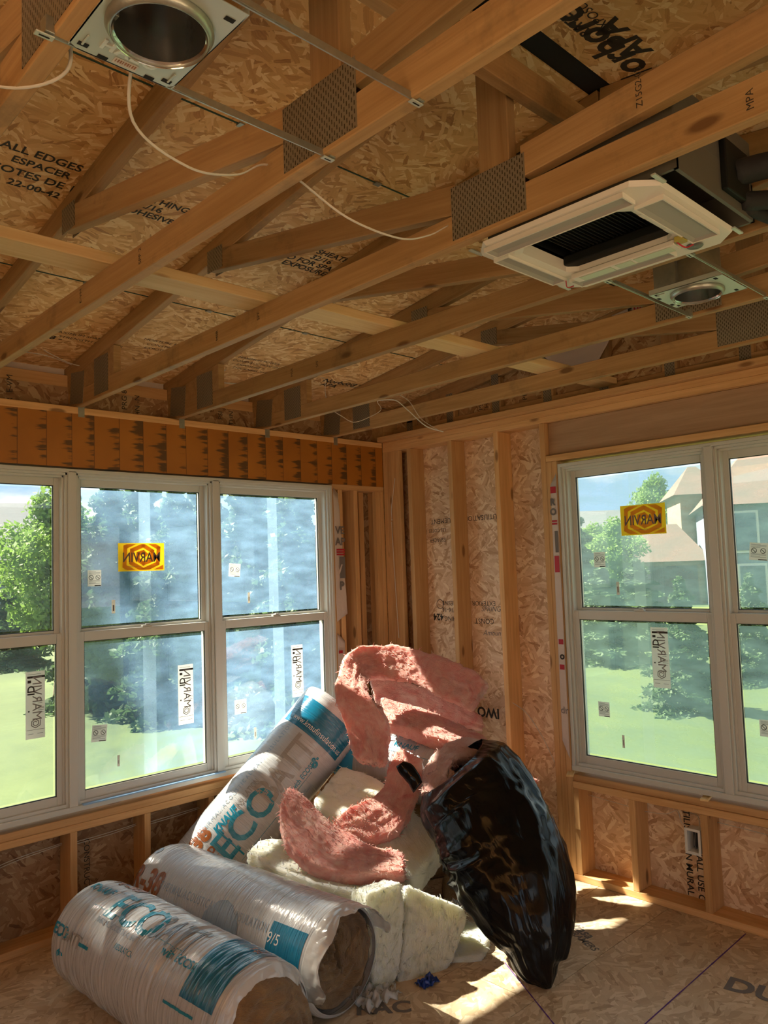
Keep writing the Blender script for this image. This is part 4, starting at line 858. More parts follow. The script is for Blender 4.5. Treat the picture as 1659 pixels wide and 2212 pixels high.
# house wrap folded in beside both windows
o = sheet('house_wrap_flap', [(-0.498, -0.006, 2.44), (-0.455, -0.006, 2.40), (-0.395, -0.006, 1.55), (-0.498, -0.006, 1.50)], (0, -1, 0), 0.0006, WRAP, None, 0.006)
tag(o, 'white house wrap folded in at the right jamb of the left window', 'house wrap')
put_text('wrap_lettering', 'VE', 0.075, (-0.455, -0.016, 2.135), (1, 0, 0), (0, 0, 1), INKG, o, bold=0.002); put_text('wrap_lettering', 'AP', 0.075, (-0.455, -0.016, 2.055), (1, 0, 0), (0, 0, 1), INKG, o, bold=0.002)
for z in (1.995, 1.978, 1.961): box('wrap_stripe', -0.49, -0.415, -0.0155, -0.015, z, z+0.011, REDP, o)
box('wrap_block', -0.465, -0.415, -0.0165, -0.016, 1.80, 1.95, INKG, o); put_text('wrap_lettering', 'P', 0.08, (-0.45, -0.016, 1.745), (1, 0, 0), (0, 0, 1), INKG, o, bold=0.003)
put_text('wrap_lettering', 'V', 0.09, (-0.47, -0.018, 1.86), (1, 0, 0), (0, 0, 1), WRAP, o, bold=0.002)
o = sheet('house_wrap_flap', [(-0.498, -0.006, 1.42), (-0.43, -0.006, 1.36), (-0.44, -0.006, 0.95), (-0.498, -0.006, 0.95)], (0, -1, 0), 0.0006, WRAP, None, 0.004)
tag(o, 'lower scrap of printed house wrap at the left window jamb above the pink roll', 'house wrap')
box('wrap_stripe', -0.495, -0.46, -0.0155, -0.015, 1.28, 1.30, REDP, o); box('wrap_stripe', -0.495, -0.455, -0.0155, -0.015, 1.12, 1.14, REDP, o)
o = sheet('house_wrap_flap', [(-0.008, -1.527, 2.40), (-0.008, -1.482, 2.33), (-0.008, -1.480, 0.80), (-0.008, -1.527, 0.70)], (-1, 0, 0), 0.0006, WRAP, None, 0.004)
tag(o, 'narrow strip of white printed house wrap at the left jamb of the right window', 'house wrap')
R_, U_ = (0, -1, 0), (0, 0, 1)
put_text('wrap_lettering', 'R', 0.055, (-0.013, -1.495, 2.225), R_, U_, INKG, o, bold=0.003); put_text('wrap_lettering', 'O', 0.055, (-0.013, -1.497, 2.165), R_, U_, INKG, o, bold=0.003)
for z in (2.105, 2.088): box('wrap_stripe', -0.0135, -0.013, -1.522, -1.485, z, z+0.011, REDP, o)
box('wrap_stripe', -0.0135, -0.013, -1.522, -1.484, 2.28, 2.32, REDP, o); box('wrap_stripe', -0.0135, -0.013, -1.522, -1.490, 1.80, 1.90, REDP, o); box('wrap_block', -0.0135, -0.013, -1.522, -1.500, 1.92, 2.05, INKG, o)
put_text('wrap_lettering', 'o', 0.06, (-0.013, -1.510, 1.30), R_, U_, INK, o, bold=0.002); put_text('wrap_lettering', 'dr', 0.06, (-0.013, -1.508, 0.98), R_, U_, INKG, o)
for z in (1.22, 1.37): box('wrap_stripe', -0.0135, -0.013, -1.522, -1.490, z, z+0.03, REDP, o)
# gable wrap
o = sheet('vapour_sheet', [(0.09, -1.42, 3.16), (0.09, -1.51, 3.05), (0.09, -1.80, 3.05), (0.09, -1.90, 3.19)], (-1, 0, 0), 0.0006, VAPOR, None, 0.006)
tag(o, 'pale pinkish sheet hanging in the gable above the right wall plate', 'house wrap')
o = sheet('printed_wrap', [(0.09, -1.90, 3.30), (0.09, -1.94, 3.26), (0.09, -2.10, 3.275), (0.09, -2.09, 3.325)], (-1, 0, 0), 0.0006, WRAP, None, 0.002)
tag(o, 'small strip of red and white printed wrap high in the gable', 'house wrap')
for y in (-2.05, -2.07, -2.085): box('wrap_stripe', 0.083, 0.084, y-0.005, y+0.004, 3.275, 3.318, REDP, o)
put_text('wrap_lettering', 'E', 0.045, (0.083, -2.02, 3.29), R_, U_, INK, o, bold=0.003)
# shims poking out under the right window
for y, z, l, lab in ((-1.53, 0.613, 0.06, 'cedar shim sticking out at the left end of the right window sill'), (-2.33, 0.613, 0.02, 'short cedar shim under the middle of the right window')):
    o = box('wood_shim', -0.02-l, 0.05, y-0.02, y+0.02, z, z+0.012, BRACEW, bev=0.002); o.rotation_euler.z = 0.5 if l > 0.03 else 0.2; tag(o, lab, 'shim')

# ---------------------------------------------------------------- insulation
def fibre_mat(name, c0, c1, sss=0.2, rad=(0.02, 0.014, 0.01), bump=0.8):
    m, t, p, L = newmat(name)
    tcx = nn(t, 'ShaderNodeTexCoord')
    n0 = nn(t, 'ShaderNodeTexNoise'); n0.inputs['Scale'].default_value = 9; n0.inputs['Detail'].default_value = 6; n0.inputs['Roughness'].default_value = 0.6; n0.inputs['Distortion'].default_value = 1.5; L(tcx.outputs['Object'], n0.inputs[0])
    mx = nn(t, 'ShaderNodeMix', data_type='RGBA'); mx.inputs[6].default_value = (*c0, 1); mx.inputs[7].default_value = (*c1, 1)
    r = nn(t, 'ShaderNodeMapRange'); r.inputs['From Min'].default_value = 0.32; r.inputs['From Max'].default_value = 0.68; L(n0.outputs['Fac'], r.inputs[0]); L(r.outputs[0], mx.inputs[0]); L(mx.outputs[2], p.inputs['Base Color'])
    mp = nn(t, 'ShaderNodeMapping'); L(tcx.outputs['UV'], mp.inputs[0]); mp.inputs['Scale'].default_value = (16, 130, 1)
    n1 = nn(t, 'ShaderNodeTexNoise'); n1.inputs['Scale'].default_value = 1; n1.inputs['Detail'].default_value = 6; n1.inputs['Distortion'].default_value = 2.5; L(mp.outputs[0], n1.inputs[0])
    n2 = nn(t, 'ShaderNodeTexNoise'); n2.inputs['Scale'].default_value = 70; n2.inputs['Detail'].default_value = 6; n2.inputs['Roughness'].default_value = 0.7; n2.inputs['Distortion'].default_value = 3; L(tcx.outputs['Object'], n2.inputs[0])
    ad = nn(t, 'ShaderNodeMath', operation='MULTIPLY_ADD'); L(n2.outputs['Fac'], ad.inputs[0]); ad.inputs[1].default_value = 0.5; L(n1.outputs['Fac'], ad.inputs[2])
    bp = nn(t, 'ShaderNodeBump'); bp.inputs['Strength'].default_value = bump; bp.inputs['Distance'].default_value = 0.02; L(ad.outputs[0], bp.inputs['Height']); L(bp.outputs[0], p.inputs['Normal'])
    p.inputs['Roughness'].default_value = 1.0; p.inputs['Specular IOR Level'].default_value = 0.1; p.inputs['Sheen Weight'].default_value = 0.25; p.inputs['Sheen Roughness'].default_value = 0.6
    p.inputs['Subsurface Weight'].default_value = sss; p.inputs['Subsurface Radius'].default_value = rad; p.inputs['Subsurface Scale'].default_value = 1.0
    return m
PINK = fibre_mat('pink_glass_wool', (0.82, 0.27, 0.225), (0.95, 0.55, 0.46), 0.45, (0.045, 0.022, 0.016))
PINKD = fibre_mat('dusty_pink_glass_wool', (0.70, 0.34, 0.29), (0.86, 0.60, 0.53))
WHITE = fibre_mat('white_glass_wool', (0.90, 0.88, 0.70), (0.96, 0.95, 0.82), 0.6, (0.07, 0.065, 0.045))
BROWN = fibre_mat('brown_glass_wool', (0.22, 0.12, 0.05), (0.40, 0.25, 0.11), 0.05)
def resample(P, n):
    C = catmull(P, 12); d = [0]
    for a, b in zip(C[:-1], C[1:]): d.append(d[-1]+(b-a).length)
    out = []; j = 0
    for i in range(n):
        t = d[-1]*i/(n-1)
        while j < len(C)-2 and d[j+1] < t: j += 1
        k = (t-d[j])/max(1e-9, d[j+1]-d[j]); out.append(C[j].lerp(C[j+1], min(1, max(0, k))))
    return out, d[-1]
def batt(name, A, B, T, mat, label, group=None, tdir=None, amp=0.012, seed=0.0, strata=0.5, fuzz=260, taper=0.0, parent=None, cat='insulation', step=0.006):
    """a batt: one face runs between the edge lines A and B, thickness T behind it (or along tdir)"""
    A = [Vector(p) for p in A]; B = [Vector(p) for p in B]
    la = resample(A, 40)[1]; n = max(14, int(la/step)); EA, _ = resample(A, n); EB, _ = resample(B, n)
    mid = CAM_POS
    W = sum((a-b).length for a, b in zip(EA, EB))/n
    nw = max(8, int(W/step)); ntk = max(5, int(T/(step*1.1)))
    rows = []; rc = min(T*0.2, 0.014)
    per = []
    # perimeter of the section in (s, d): s across 0..1, d depth 0..1
    for k in range(nw): per.append((k/nw, 0.0))
    for k in range(ntk): per.append((1.0, k/ntk))
    for k in range(nw): per.append((1-k/nw, 1.0))
    for k in range(ntk): per.append((0.0, 1-k/ntk))
    def rnd(s, d, w):
        x = s*w; y = d*T; cx = min(max(x, rc), w-rc); cy = min(max(y, rc), T-rc); dx, dy = x-cx, y-cy; l = math.hypot(dx, dy)
        if l > rc and l > 0 and (x < rc or x > w-rc) and (y < rc or y > T-rc): dx, dy = dx*rc/l, dy*rc/l
        return (cx+dx)/w, (cy+dy)
    vs = []; uv = []; m = len(per); prevn = None
    for i in range(n):
        a, b = EA[i], EB[i]; t = (EA[min(i+1, n-1)]+EB[min(i+1, n-1)]-EA[max(i-1, 0)]-EB[max(i-1, 0)]).normalized(); w = b-a; wl = w.length
        nr = t.cross(w).normalized()
        if tdir is not None:
            nr = Vector(tdir).normalized()
        else:
            if nr.dot((a+b)/2-mid) < 0: nr = -nr
            if prevn is not None and nr.dot(prevn) < 0: nr = -nr
            prevn = nr
        ctr = (a+b)/2+nr*T/2; ef = min(i, n-1-i)/(n-1)*la; sq = 1.0 if ef > 0.03 else 0.90+0.10*math.sqrt(max(0, ef/0.03))
        for ki, (s, d) in enumerate(per):
            s2, dd = rnd(s, d, wl); p = a+w*s2+nr*dd
            p = ctr+(p-ctr)*sq
            o = (p-ctr).normalized()
            th_ = 2*math.pi*ki/m; Rp = (wl+T)/math.pi; uu = i/(n-1)*la; cy, cz = math.cos(th_)*Rp, math.sin(th_)*Rp
            f = noise.noise(p*6+Vector((seed, seed*1.7, 0)))
            mid_ = noise.noise(Vector((uu*13+seed, cy*24, cz*24)))+0.4*noise.noise(p*34+Vector((0, seed, 9)))
            st = noise.noise(Vector((uu*9+seed, d*T*110, s*wl*75)))*strata*(1 if 0 < d < 1 else 0.6)
            fine = noise.ridged_multi_fractal(Vector((uu*24+seed, cy*85, cz*85)), 0.9, 2.1, 3, 1.0, 2.0)-1.1
            p = p+o*(amp*0.8*f+amp*0.70*mid_+amp*0.6*st+amp*0.20*fine)
            vs.append(p); uv.append((uu, ki/m*2*(wl+T)))
    fs = []
    for i in range(n-1):
        for k in range(m):
            k2 = (k+1) % m; fs.append((i*m+k, i*m+k2, (i+1)*m+k2, (i+1)*m+k))
    # end caps: rings shrinking to the middle
    for end, i in ((0, 0), (1, n-1)):
        ring = [i*m+k for k in range(m)]; c = sum((vs[q] for q in ring), Vector())/m; outw = (c-sum((vs[(1 if end == 0 else n-2)*m+k] for k in range(m)), Vector())/m).normalized()
        last = ring
        for sh in (0.86, 0.68, 0.48, 0.25):
            new = []
            for q in ring:
                p = c+(vs[q]-c)*sh+outw*(0.004+0.010*noise.noise(vs[q]*60*1.0+Vector((sh*5, 0, 0)))+amp*0.4*noise.noise((c+(vs[q]-c)*sh)*25))
                new.append(len(vs)); vs.append(p); uv.append((uv[q][0]+(1-sh)*0.05, uv[q][1]))
            for k in range(m):
                k2 = (k+1) % m
                f = (last[k], last[k2], new[k2], new[k]); fs.append(f[::-1] if end else f)
            last = new
        fs.append(tuple(last) if end == 0 else tuple(last)[::-1])
    o = mesh_obj(name, vs, fs, mat, parent, uvs=uv, smooth=True)
    bm = bmesh.new(); bm.from_mesh(o.data); bmesh.ops.recalc_face_normals(bm, faces=bm.faces); bm.to_mesh(o.data); bm.free()
    if label: tag(o, label, cat, group)
    # loose fibre tufts
    if fuzz:
        rnd_ = random.Random(int(seed*100)+3); me = o.data; fv = []; ff = []; polys = me.polygons
        for _ in range(fuzz*3):
            pl = polys[rnd_.randrange(len(polys))]; c = Vector(pl.center); nrm = Vector(pl.normal); tn = nrm.orthogonal().normalized(); tn.rotate(Matrix.Rotation(rnd_.uniform(0, 6.28), 3, nrm))
            Lh = rnd_.uniform(0.012, 0.042); w_ = rnd_.uniform(0.0010, 0.0034); side = nrm.cross(tn)*w_; b0 = len(fv)
            p0 = c-nrm*0.003; p1 = c+nrm*0.004+tn*Lh*0.5; p2 = c+nrm*rnd_.uniform(-0.002, 0.008)+tn*Lh
            fv += [p0-side, p0+side, p1+side*0.8, p1-side*0.8, p2]
            ff += [(b0, b0+1, b0+2, b0+3), (b0+3, b0+2, b0+4)]
        fo = mesh_obj('loose_fibres', fv, ff, mat, o); tag(fo, kind='stuff')
    return o

def roll_frame(a, b):
    a = Vector(a); b = Vector(b); ax = (b-a).normalized(); v = CAM_POS-(a+b)/2; e1 = (v-v.dot(ax)*ax).normalized(); return a, ax, e1, e1.cross(ax)
def plastic_mat(name, base, rough=0.18, freq=(70, 5), bump=0.6, alpha=1.0, coat=0.6, trans=0.0):
    m, t, p, L = newmat(name); tcx = nn(t, 'ShaderNodeTexCoord')
    mp = nn(t, 'ShaderNodeMapping'); mp.inputs['Scale'].default_value = (freq[0], freq[1], 1); L(tcx.outputs['UV'], mp.inputs[0])
    n = nn(t, 'ShaderNodeTexNoise'); n.inputs['Scale'].default_value = 1; n.inputs['Detail'].default_value = 3; n.inputs['Distortion'].default_value = 0.6; L(mp.outputs[0], n.inputs[0])
    n2 = nn(t, 'ShaderNodeTexNoise'); n2.inputs['Scale'].default_value = 14; n2.inputs['Detail'].default_value = 3; L(tcx.outputs['Object'], n2.inputs[0])
    ad = nn(t, 'ShaderNodeMath', operation='MULTIPLY_ADD'); L(n2.outputs['Fac'], ad.inputs[0]); ad.inputs[1].default_value = 0.5; L(n.outputs['Fac'], ad.inputs[2])
    bp = nn(t, 'ShaderNodeBump'); bp.inputs['Strength'].default_value = bump; bp.inputs['Distance'].default_value = 0.006; L(ad.outputs[0], bp.inputs['Height']); L(bp.outputs[0], p.inputs['Normal'])
    mx = nn(t, 'ShaderNodeMix', data_type='RGBA'); mx.inputs[6].default_value = (*[c*0.88 for c in base], 1); mx.inputs[7].default_value = (*base, 1); L(n2.outputs['Fac'], mx.inputs[0]); L(mx.outputs[2], p.inputs['Base Color'])
    p.inputs['Roughness'].default_value = rough; p.inputs['Coat Weight'].default_value = coat; p.inputs['Coat Roughness'].default_value = 0.12; p.inputs['Alpha'].default_value = alpha; L(bp.outputs[0], p.inputs['Coat Normal'])
    return m
PL = dict(freq=(110, 3), bump=0.8)
PW = plastic_mat('white_wrap_plastic', (0.52, 0.53, 0.55), **PL); PT = plastic_mat('teal_wrap_print', (0.005, 0.16, 0.29), **PL); PG = plastic_mat('grey_wrap_print', (0.36, 0.34, 0.32), **PL)
PB = plastic_mat('blue_letter_print', (0.012, 0.26, 0.40), **PL); PR = plastic_mat('rust_letter_print', (0.30, 0.085, 0.02), **PL); PF = plastic_mat('faint_blue_print', (0.30, 0.38, 0.47), **PL); PWH = plastic_mat('white_letter_print', (0.75, 0.75, 0.72), **PL)
PCL = plastic_mat('clear_flap_plastic', (0.72, 0.70, 0.68), rough=0.15, freq=(20, 20), bump=0.8, alpha=0.75)
def make_roll(a, b, R0, s0, s1, label, wr=0.0012, bulge=0.0, shear=None, seedv=0.0, groove=(), flatten=True, open_end=True):
    a, ax, e1, e2 = roll_frame(a, b); Ln = (Vector(b)-a).length
    def rad(s, th):
        k = 0.0
        r = R0*(1+bulge*math.sin(math.pi*min(1, max(0, (s-s0)/(s1-s0)))))
        e = s-s0
        if e < 0.07: r *= 0.80+0.20*math.sqrt(max(0, 1-(1-e/0.07)**2))
        e = s1-s
        if e < 0.04: r *= 0.90+0.10*math.sqrt(max(0, 1-(1-e/0.04)**2))
        q = noise.noise(Vector((s*75+0.6*math.sin(th*2+seedv), th*1.3, seedv)))+0.5*noise.noise(Vector((s*170, th*2.5, seedv+4)))
        env = 0.45+0.55*noise.noise(Vector((s*5, th*1.5, seedv+9)))
        r += wr*q*(0.5+env)*1.7
        r += R0*0.02*noise.noise(Vector((s*3, math.cos(th)*1.2, math.sin(th)*1.2+seedv)))
        for g, gd, gw in groove: r -= gd*math.exp(-((s-g-0.03*math.sin(th+1))/gw)**2)
        return r
    def pos(s, th, off=0.0):
        if shear: s = s+shear*(th+0.5)*max(0, (s-s0)/(s1-s0))*(1 if abs(th) < 1.3 else 0)
        r = rad(s, th)+off; p = a+ax*s+(e1*math.cos(th)+e2*math.sin(th))*r
        if flatten and p.z < 0.004: p.z = 0.004
        return p
    t = empty('insulation_roll', tuple(a), label, 'insulation roll'); inv = Matrix.Translation(-a)
    def patch(name, sa, sb, ta, tb, mat, off=0.0, ds=0.0045, dt=0.02, closed=False):
        ns = max(2, int((sb-sa)/ds)); ntt = max(2, int((tb-ta)*1.0/dt)); vs = []; uv = []
        for i in range(ns+1):
            for j in range(ntt+(0 if closed else 1)):
                s = sa+(sb-sa)*i/ns; th = ta+(tb-ta)*j/ntt; vs.append(pos(s, th, off)-a); uv.append((s, th*R0))
        w = ntt+(0 if closed else 1); fs = []
        for i in range(ns):
            for j in range(w if closed else w-1):
                j2 = (j+1) % w; fs.append((i*w+j, (i+1)*w+j, (i+1)*w+j2, i*w+j2))
        return mesh_obj(name, vs, fs, mat, t, uvs=uv, smooth=True), ns, w
    body, ns, w = patch('plastic_wrap', s0, s1, -math.pi, math.pi, PW, 0, 0.005, 2*math.pi/110, True)
    # closed far end, gathered
    vs = [tuple(v.co) for v in body.data.vertices]
    for k in ((0,) if open_end else (0, ns)):
        s = s0 if k == 0 else s1; fsx = []; base = [Vector(vs[k*w+j]) for j in range(w)]; c = sum(base, Vector())/w; n0 = [c+(p-c)*f+ax*(-0.03 if k == 0 else 0.03)*(1-f)+ax*0.008*noise.noise(p*30)*(1-f) for f in (1, 0.75, 0.5, 0.25, 0.05) for p in base]
        for i in range(4):
            for j in range(w): j2 = (j+1) % w; fsx.append((i*w+j, i*w+j2, (i+1)*w+j2, (i+1)*w+j))
        mesh_obj('wrap_end', n0, fsx, PW, t, uvs=[((i % w)*0.02, (i//w)*0.05) for i in range(len(n0))], smooth=True)
    def text(s_, size, sc, tc, mat, along=True, sx=1.0, name='wrap_lettering', **kw):
        me = text_mesh(s_, size, **kw); bm = bmesh.new(); bm.from_mesh(me); bpy.data.meshes.remove(me)
        xs = [v.co.x for v in bm.verts]; ys = [v.co.y for v in bm.verts]
        for lo, hi, no in ((min(ys), max(ys), (0, 1, 0)), (min(xs), max(xs), (1, 0, 0))):
            k = lo+0.012
            while k < hi: bmesh.ops.bisect_plane(bm, geom=bm.verts[:]+bm.edges[:]+bm.faces[:], plane_co=tuple(k*c for c in no), plane_no=no); k += 0.012
        me = bpy.data.meshes.new(name); uvl = []
        for v in bm.verts:
            x, y = v.co.x*sx, v.co.y
            s, th = (sc+x, tc+y/R0) if along else (sc+y, tc-x/R0)
            uvl.append((s, th*R0)); v.co = pos(s, th, 0.0022)-a
        bm.to_mesh(me); bm.free(); ul = me.uv_layers.new(name='UVMap')
        for lp in me.loops: ul.data[lp.index].uv = uvl[lp.vertex_index]
        me.materials.append(mat); o = bpy.data.objects.new(name, me); link(o); o.parent = t; return o
    def core(rf, ext, mat=BROWN):
        # the fibre core at the open end: spiral layers, bulging
        nr, nt_ = 26, 120; vs = []; fs = []
        for i in range(nr+1):
            for j in range(nt_):
                f = 1-i/nr; th = 2*math.pi*j/nt_; r = (rad(s1-0.05, th))*rf*f; sp = math.sin(2*math.pi*(f*5+th/(2*math.pi)))
                z = ext*(1-f**4)+0.010*sp+0.014*noise.noise(Vector((f*5, math.cos(th)*3, math.sin(th)*3+seedv)))+0.005*noise.noise(Vector((r*90, math.cos(th)*9, math.sin(th)*9)))
                s = s1-0.03+z; sh = (shear*((th if th < math.pi else th-2*math.pi)*0.0+0.0)) if shear else 0
                p = a+ax*s+(e1*math.cos(th)+e2*math.sin(th))*r
                if shear: p += ax*shear*(math.sin(th)*0.9+0.5)
                p.z = max(p.z, 0.003)
                vs.append(p-a)
        for i in range(nr):
            for j in range(nt_): j2 = (j+1) % nt_; fs.append((i*nt_+j, i*nt_+j2, (i+1)*nt_+j2, (i+1)*nt_+j))
        lip = []
        for j in range(nt_):
            th = 2*math.pi*j/nt_; r = rad(s1-0.05, th)*rf; p = a+ax*(s1-0.12)+(e1*math.cos(th)+e2*math.sin(th))*r; p.z = max(p.z, 0.003); lip.append(len(vs)); vs.append(p-a)
        for j in range(nt_): j2 = (j+1) % nt_; fs.append((j2, j, lip[j], lip[j2]))
        return mesh_obj('fibre_core', vs, fs, mat, t, uvs=[(v[0], v[2]) for v in [(p.x, p.y, p.z) for p in vs]], smooth=True)
    def flap(ta, tb, ext, r1, seed2, mat=PCL):
        ns2, nt2 = 14, 60; vs = []; fs = []
        for i in range(ns2+1):
            for j in range(nt2+1):
                f = i/ns2; th = ta+(tb-ta)*j/nt2; edge = ext*(0.75+0.5*noise.noise(Vector((th*2.2, seed2, 0))))
                r = rad(s1-0.02, th)*(1+(r1-1)*f**1.3)+0.006*noise.noise(Vector((th*8, f*4, seed2)))*f*2
                sa = s1-0.02
                if shear: sa += shear*(th+0.5)*(1 if abs(th) < 1.3 else 0)
                p = a+ax*(sa+edge*f)+(e1*math.cos(th)+e2*math.sin(th))*(r+0.002); p.z = max(p.z, 0.003); vs.append(p-a)
        for i in range(ns2):
            for j in range(nt2): fs.append((i*(nt2+1)+j, (i+1)*(nt2+1)+j, (i+1)*(nt2+1)+j+1, i*(nt2+1)+j+1))
        o = mesh_obj('plastic_flap', vs, fs, mat, t, uvs=[(v.x, v.z) for v in vs], smooth=True); sm = o.modifiers.new('thickness', 'SOLIDIFY'); sm.thickness = 0.0006; return o
    return t, patch, text, core, flap, pos
def line(patch, sa, sb, th, w=0.0025, mat=None): return patch('printed_line', sa, sb, th, th+w/0.22, mat or PB, 0.002)
# roll leaning on the left window
t, patch, text, core, flap, pos = make_roll((-1.615, -0.231, 0.268), (-0.918, -0.410, 0.953), 0.222, -0.14, 1.065, 'white wrapped insulation roll leaning upright against the left window, teal band at its top', wr=0.0009, seedv=2.0, open_end=False)
patch('teal_band', 0.80, 0.985, -0.98, 1.15, PT, 0.0014)
text('www.knaufinsulation.us', 0.052, 0.845, -0.02, PWH, along=False, sx=0.80)
text('ECO', 0.205, 0.225, -0.03, PB, sx=1.02, bold=0.004, spacing=1.0); text('BATT', 0.195, 0.575, 0.03, PG, sx=0.86, bold=0.004)
patch('struck_line', 0.095, 0.105, -0.50, 0.42, PB, 0.0026)
text('KNAUF', 0.062, 0.165, 0.42, PB, bold=0.003, sx=0.8, shear=0.25); text('INSULATION', 0.050, 0.345, 0.44, PG, sx=0.62, bold=0.0005)
text('THERMAL/ACOUSTICAL BATT INSULATION', 0.040, 0.41, 0.74, PF, sx=0.80, spacing=1.3)
text('R-38', 0.12, -0.045, 0.62, PR, bold=0.006); text('D', 0.05, 0.01, 0.20, PR, bold=0.003)
text('with ECOSE', 0.042, 0.61, -0.43, PB, sx=0.85, bold=0.0008)
for s_, th_, r_ in ((0.70, -0.50, 0.016), (0.715, -0.38, 0.010), (0.735, -0.44, 0.006)): text('O', r_*2.6, s_, th_, PB, bold=r_*0.35, name='water_drop_mark')
line(patch, 0.07, 0.66, -0.56); 
for k in range(2): patch('box_outline', -0.03, 0.05, 0.02-0.28*k, 0.03-0.28*k, PR, 0.002)
text('DOIT CONVENIR', 0.018, 0.50, -0.75, PF); text('MATERIAU ISOLANT', 0.018, 0.51, -0.82, PF)
# middle roll lying on the floor
t, patch, text, core, flap, pos = make_roll((-1.985, -0.17, 0.225), (-1.86, -1.38, 0.225), 0.225, 0.12, 1.42, 'smooth white wrapped roll marked R-38 lying on the floor between the other rolls', wr=0.0007, seedv=5.0)
patch('teal_band', 1.175, 1.385, -0.62, 0.175, PT, 0.0014)
text('R-38', 0.155, 0.255, -0.03, PR, bold=0.006, sx=0.82); text('THERMAL/ACOUSTICAL BATT INSULATION', 0.052, 0.765, 0.0, PF, sx=0.64, spacing=1.25, bold=0.0006)
text('9/5', 0.06, 1.21, -0.12, PWH, along=True, name='white_squiggle'); text('O', 0.05, 0.17, 0.68, PF, bold=0.008, name='water_drop_mark')
for q in ((0.80, -0.30, 0.10), (0.86, -0.22, 0.14), (0.91, -0.32, 0.12)): text('O', q[2], q[0], q[1], PF, bold=q[2]*0.28, name='bear_silhouette')
core(0.86, -0.06); flap(-0.95, 2.3, 0.13, 0.97, 3.0)
# nearest roll
t, patch, text, core, flap, pos = make_roll((-2.45, -0.30, 0.222), (-2.366, -1.497, 0.222), 0.222, 0.18, 1.445, 'nearest white wrapped roll lying at lower left, its plastic tightly wrinkled', wr=0.0034, bulge=0.02, seedv=8.0, groove=((1.0, 0.009, 0.012), (0.34, 0.005, 0.01), (0.52, 0.004, 0.008), (0.80, 0.005, 0.007)))
patch('teal_band', 1.20, 1.40, -0.20, 1.35, PT, 0.0016)
text('ECO', 0.20, 0.69, 0.55, PB, bold=0.004, sx=0.95); text('BATT', 0.19, 0.98, 0.58, PF, bold=0.003, sx=0.62); text('KNAUF', 0.06, 0.33, 0.72, PB, bold=0.002, sx=0.9)
text('ECO', 0.065, 0.285, -0.31, PB, bold=0.002); text('BATT', 0.065, 0.395, -0.33, PG, bold=0.0015); patch('printed_bar', 0.465, 0.535, -0.36, -0.30, PB, 0.0018)
patch('printed_bar', 1.12, 1.31, -0.40, -0.355, PB, 0.0018); line(patch, 0.40, 1.10, 0.36, 0.002); line(patch, 0.30, 0.7, 0.85, 0.002, PF)
text('THERMAL/ACOUSTICAL BATT', 0.032, 0.66, 0.17, PF, sx=0.8); text('INSULATION', 0.03, 0.78, -0.06, PB, sx=0.8); text('with ECOSE', 0.045, 1.10, 0.24, PB, bold=0.001); text('O', 0.04, 0.31, -0.72, PB, bold=0.01, name='water_drop_mark'); text('R-38', 0.11, 0.38, 1.22, PR, bold=0.003)
text('38', 0.05, 1.33, 1.1, PR, bold=0.002)
core(0.90, 0.15); flap(-1.5, 2.4, 0.07, 0.72, 6.0)
# fibre bulging out of the middle roll's open end
batt('fibre_bulge', [(-1.810, -1.405, 0.283), (-1.845, -1.429, 0.166), (-1.817, -1.399, 0.010), (-1.828, -1.435, -0.069)], [(-1.755, -1.490, 0.329), (-1.794, -1.525, 0.217), (-1.760, -1.482, 0.017), (-1.773, -1.518, -0.053)], 0.16, BROWN, 'tall brown fibre batt end bulging from the middle roll, left fold', 'brown batt folds at the middle roll', amp=0.02, seed=31, fuzz=120)
batt('fibre_bulge', [(-1.751, -1.463, 0.304), (-1.779, -1.482, 0.198), (-1.757, -1.456, 0.007), (-1.757, -1.475, -0.075)], [(-1.632, -1.507, 0.298), (-1.659, -1.542, 0.215), (-1.698, -1.544, 0.054), (-1.711, -1.492, -0.076)], 0.16, BROWN, 'tall brown fibre batt end bulging from the middle roll, right fold', 'brown batt folds at the middle roll right', amp=0.02, seed=34, fuzz=120)
# roll lying behind, half covered by pink batts
t, patch, text, core, flap, pos = make_roll((-0.712, -0.415, 0.697), (-0.524, -1.168, 0.610), 0.19, -0.08, 0.80, 'white and blue wrapped roll lying crosswise at the back under the pink batts', wr=0.0012, seedv=12.0, flatten=False, open_end=False)
patch('teal_band', -0.06, 0.10, -0.9, 1.0, simple('sky_blue_print', (0.06, 0.42, 0.72), 0.3), 0.0016); text('KNAUF', 0.05, 0.42, 0.62, PB, bold=0.001); line(patch, 0.12, 0.7, 0.35)
for k in range(4): text('installation instructions', 0.016, 0.30, 1.05-0.1*k, PF)

# white batts
batt('white_batt', [(-1.018, -0.639, 0.728), (-0.904, -0.877, 0.634), (-0.869, -1.104, 0.491), (-0.892, -1.282, 0.404)], [(-1.303, -0.699, 0.587), (-1.237, -0.962, 0.501), (-1.195, -1.198, 0.383), (-1.172, -1.320, 0.281)], 0.15, WHITE, 'largest white batt, a broad slab sloping from the leaning roll towards the black bag', tdir=(0.45, 0.25, -1), amp=0.012, seed=1.1, fuzz=500)
batt('white_batt', [(-1.651, -0.703, 0.478), (-1.568, -0.851, 0.481), (-1.500, -1.046, 0.389), (-1.365, -1.239, 0.332), (-1.281, -1.388, 0.328)], [(-1.794, -0.801, 0.469), (-1.740, -0.986, 0.419), (-1.656, -1.202, 0.386), (-1.577, -1.344, 0.364), (-1.519, -1.439, 0.336)], 0.13, WHITE, 'white batt with a rounded end lying along the middle roll, under the front pink batt', tdir=(0.1, 0.05, -1), amp=0.012, seed=2.3, fuzz=400)
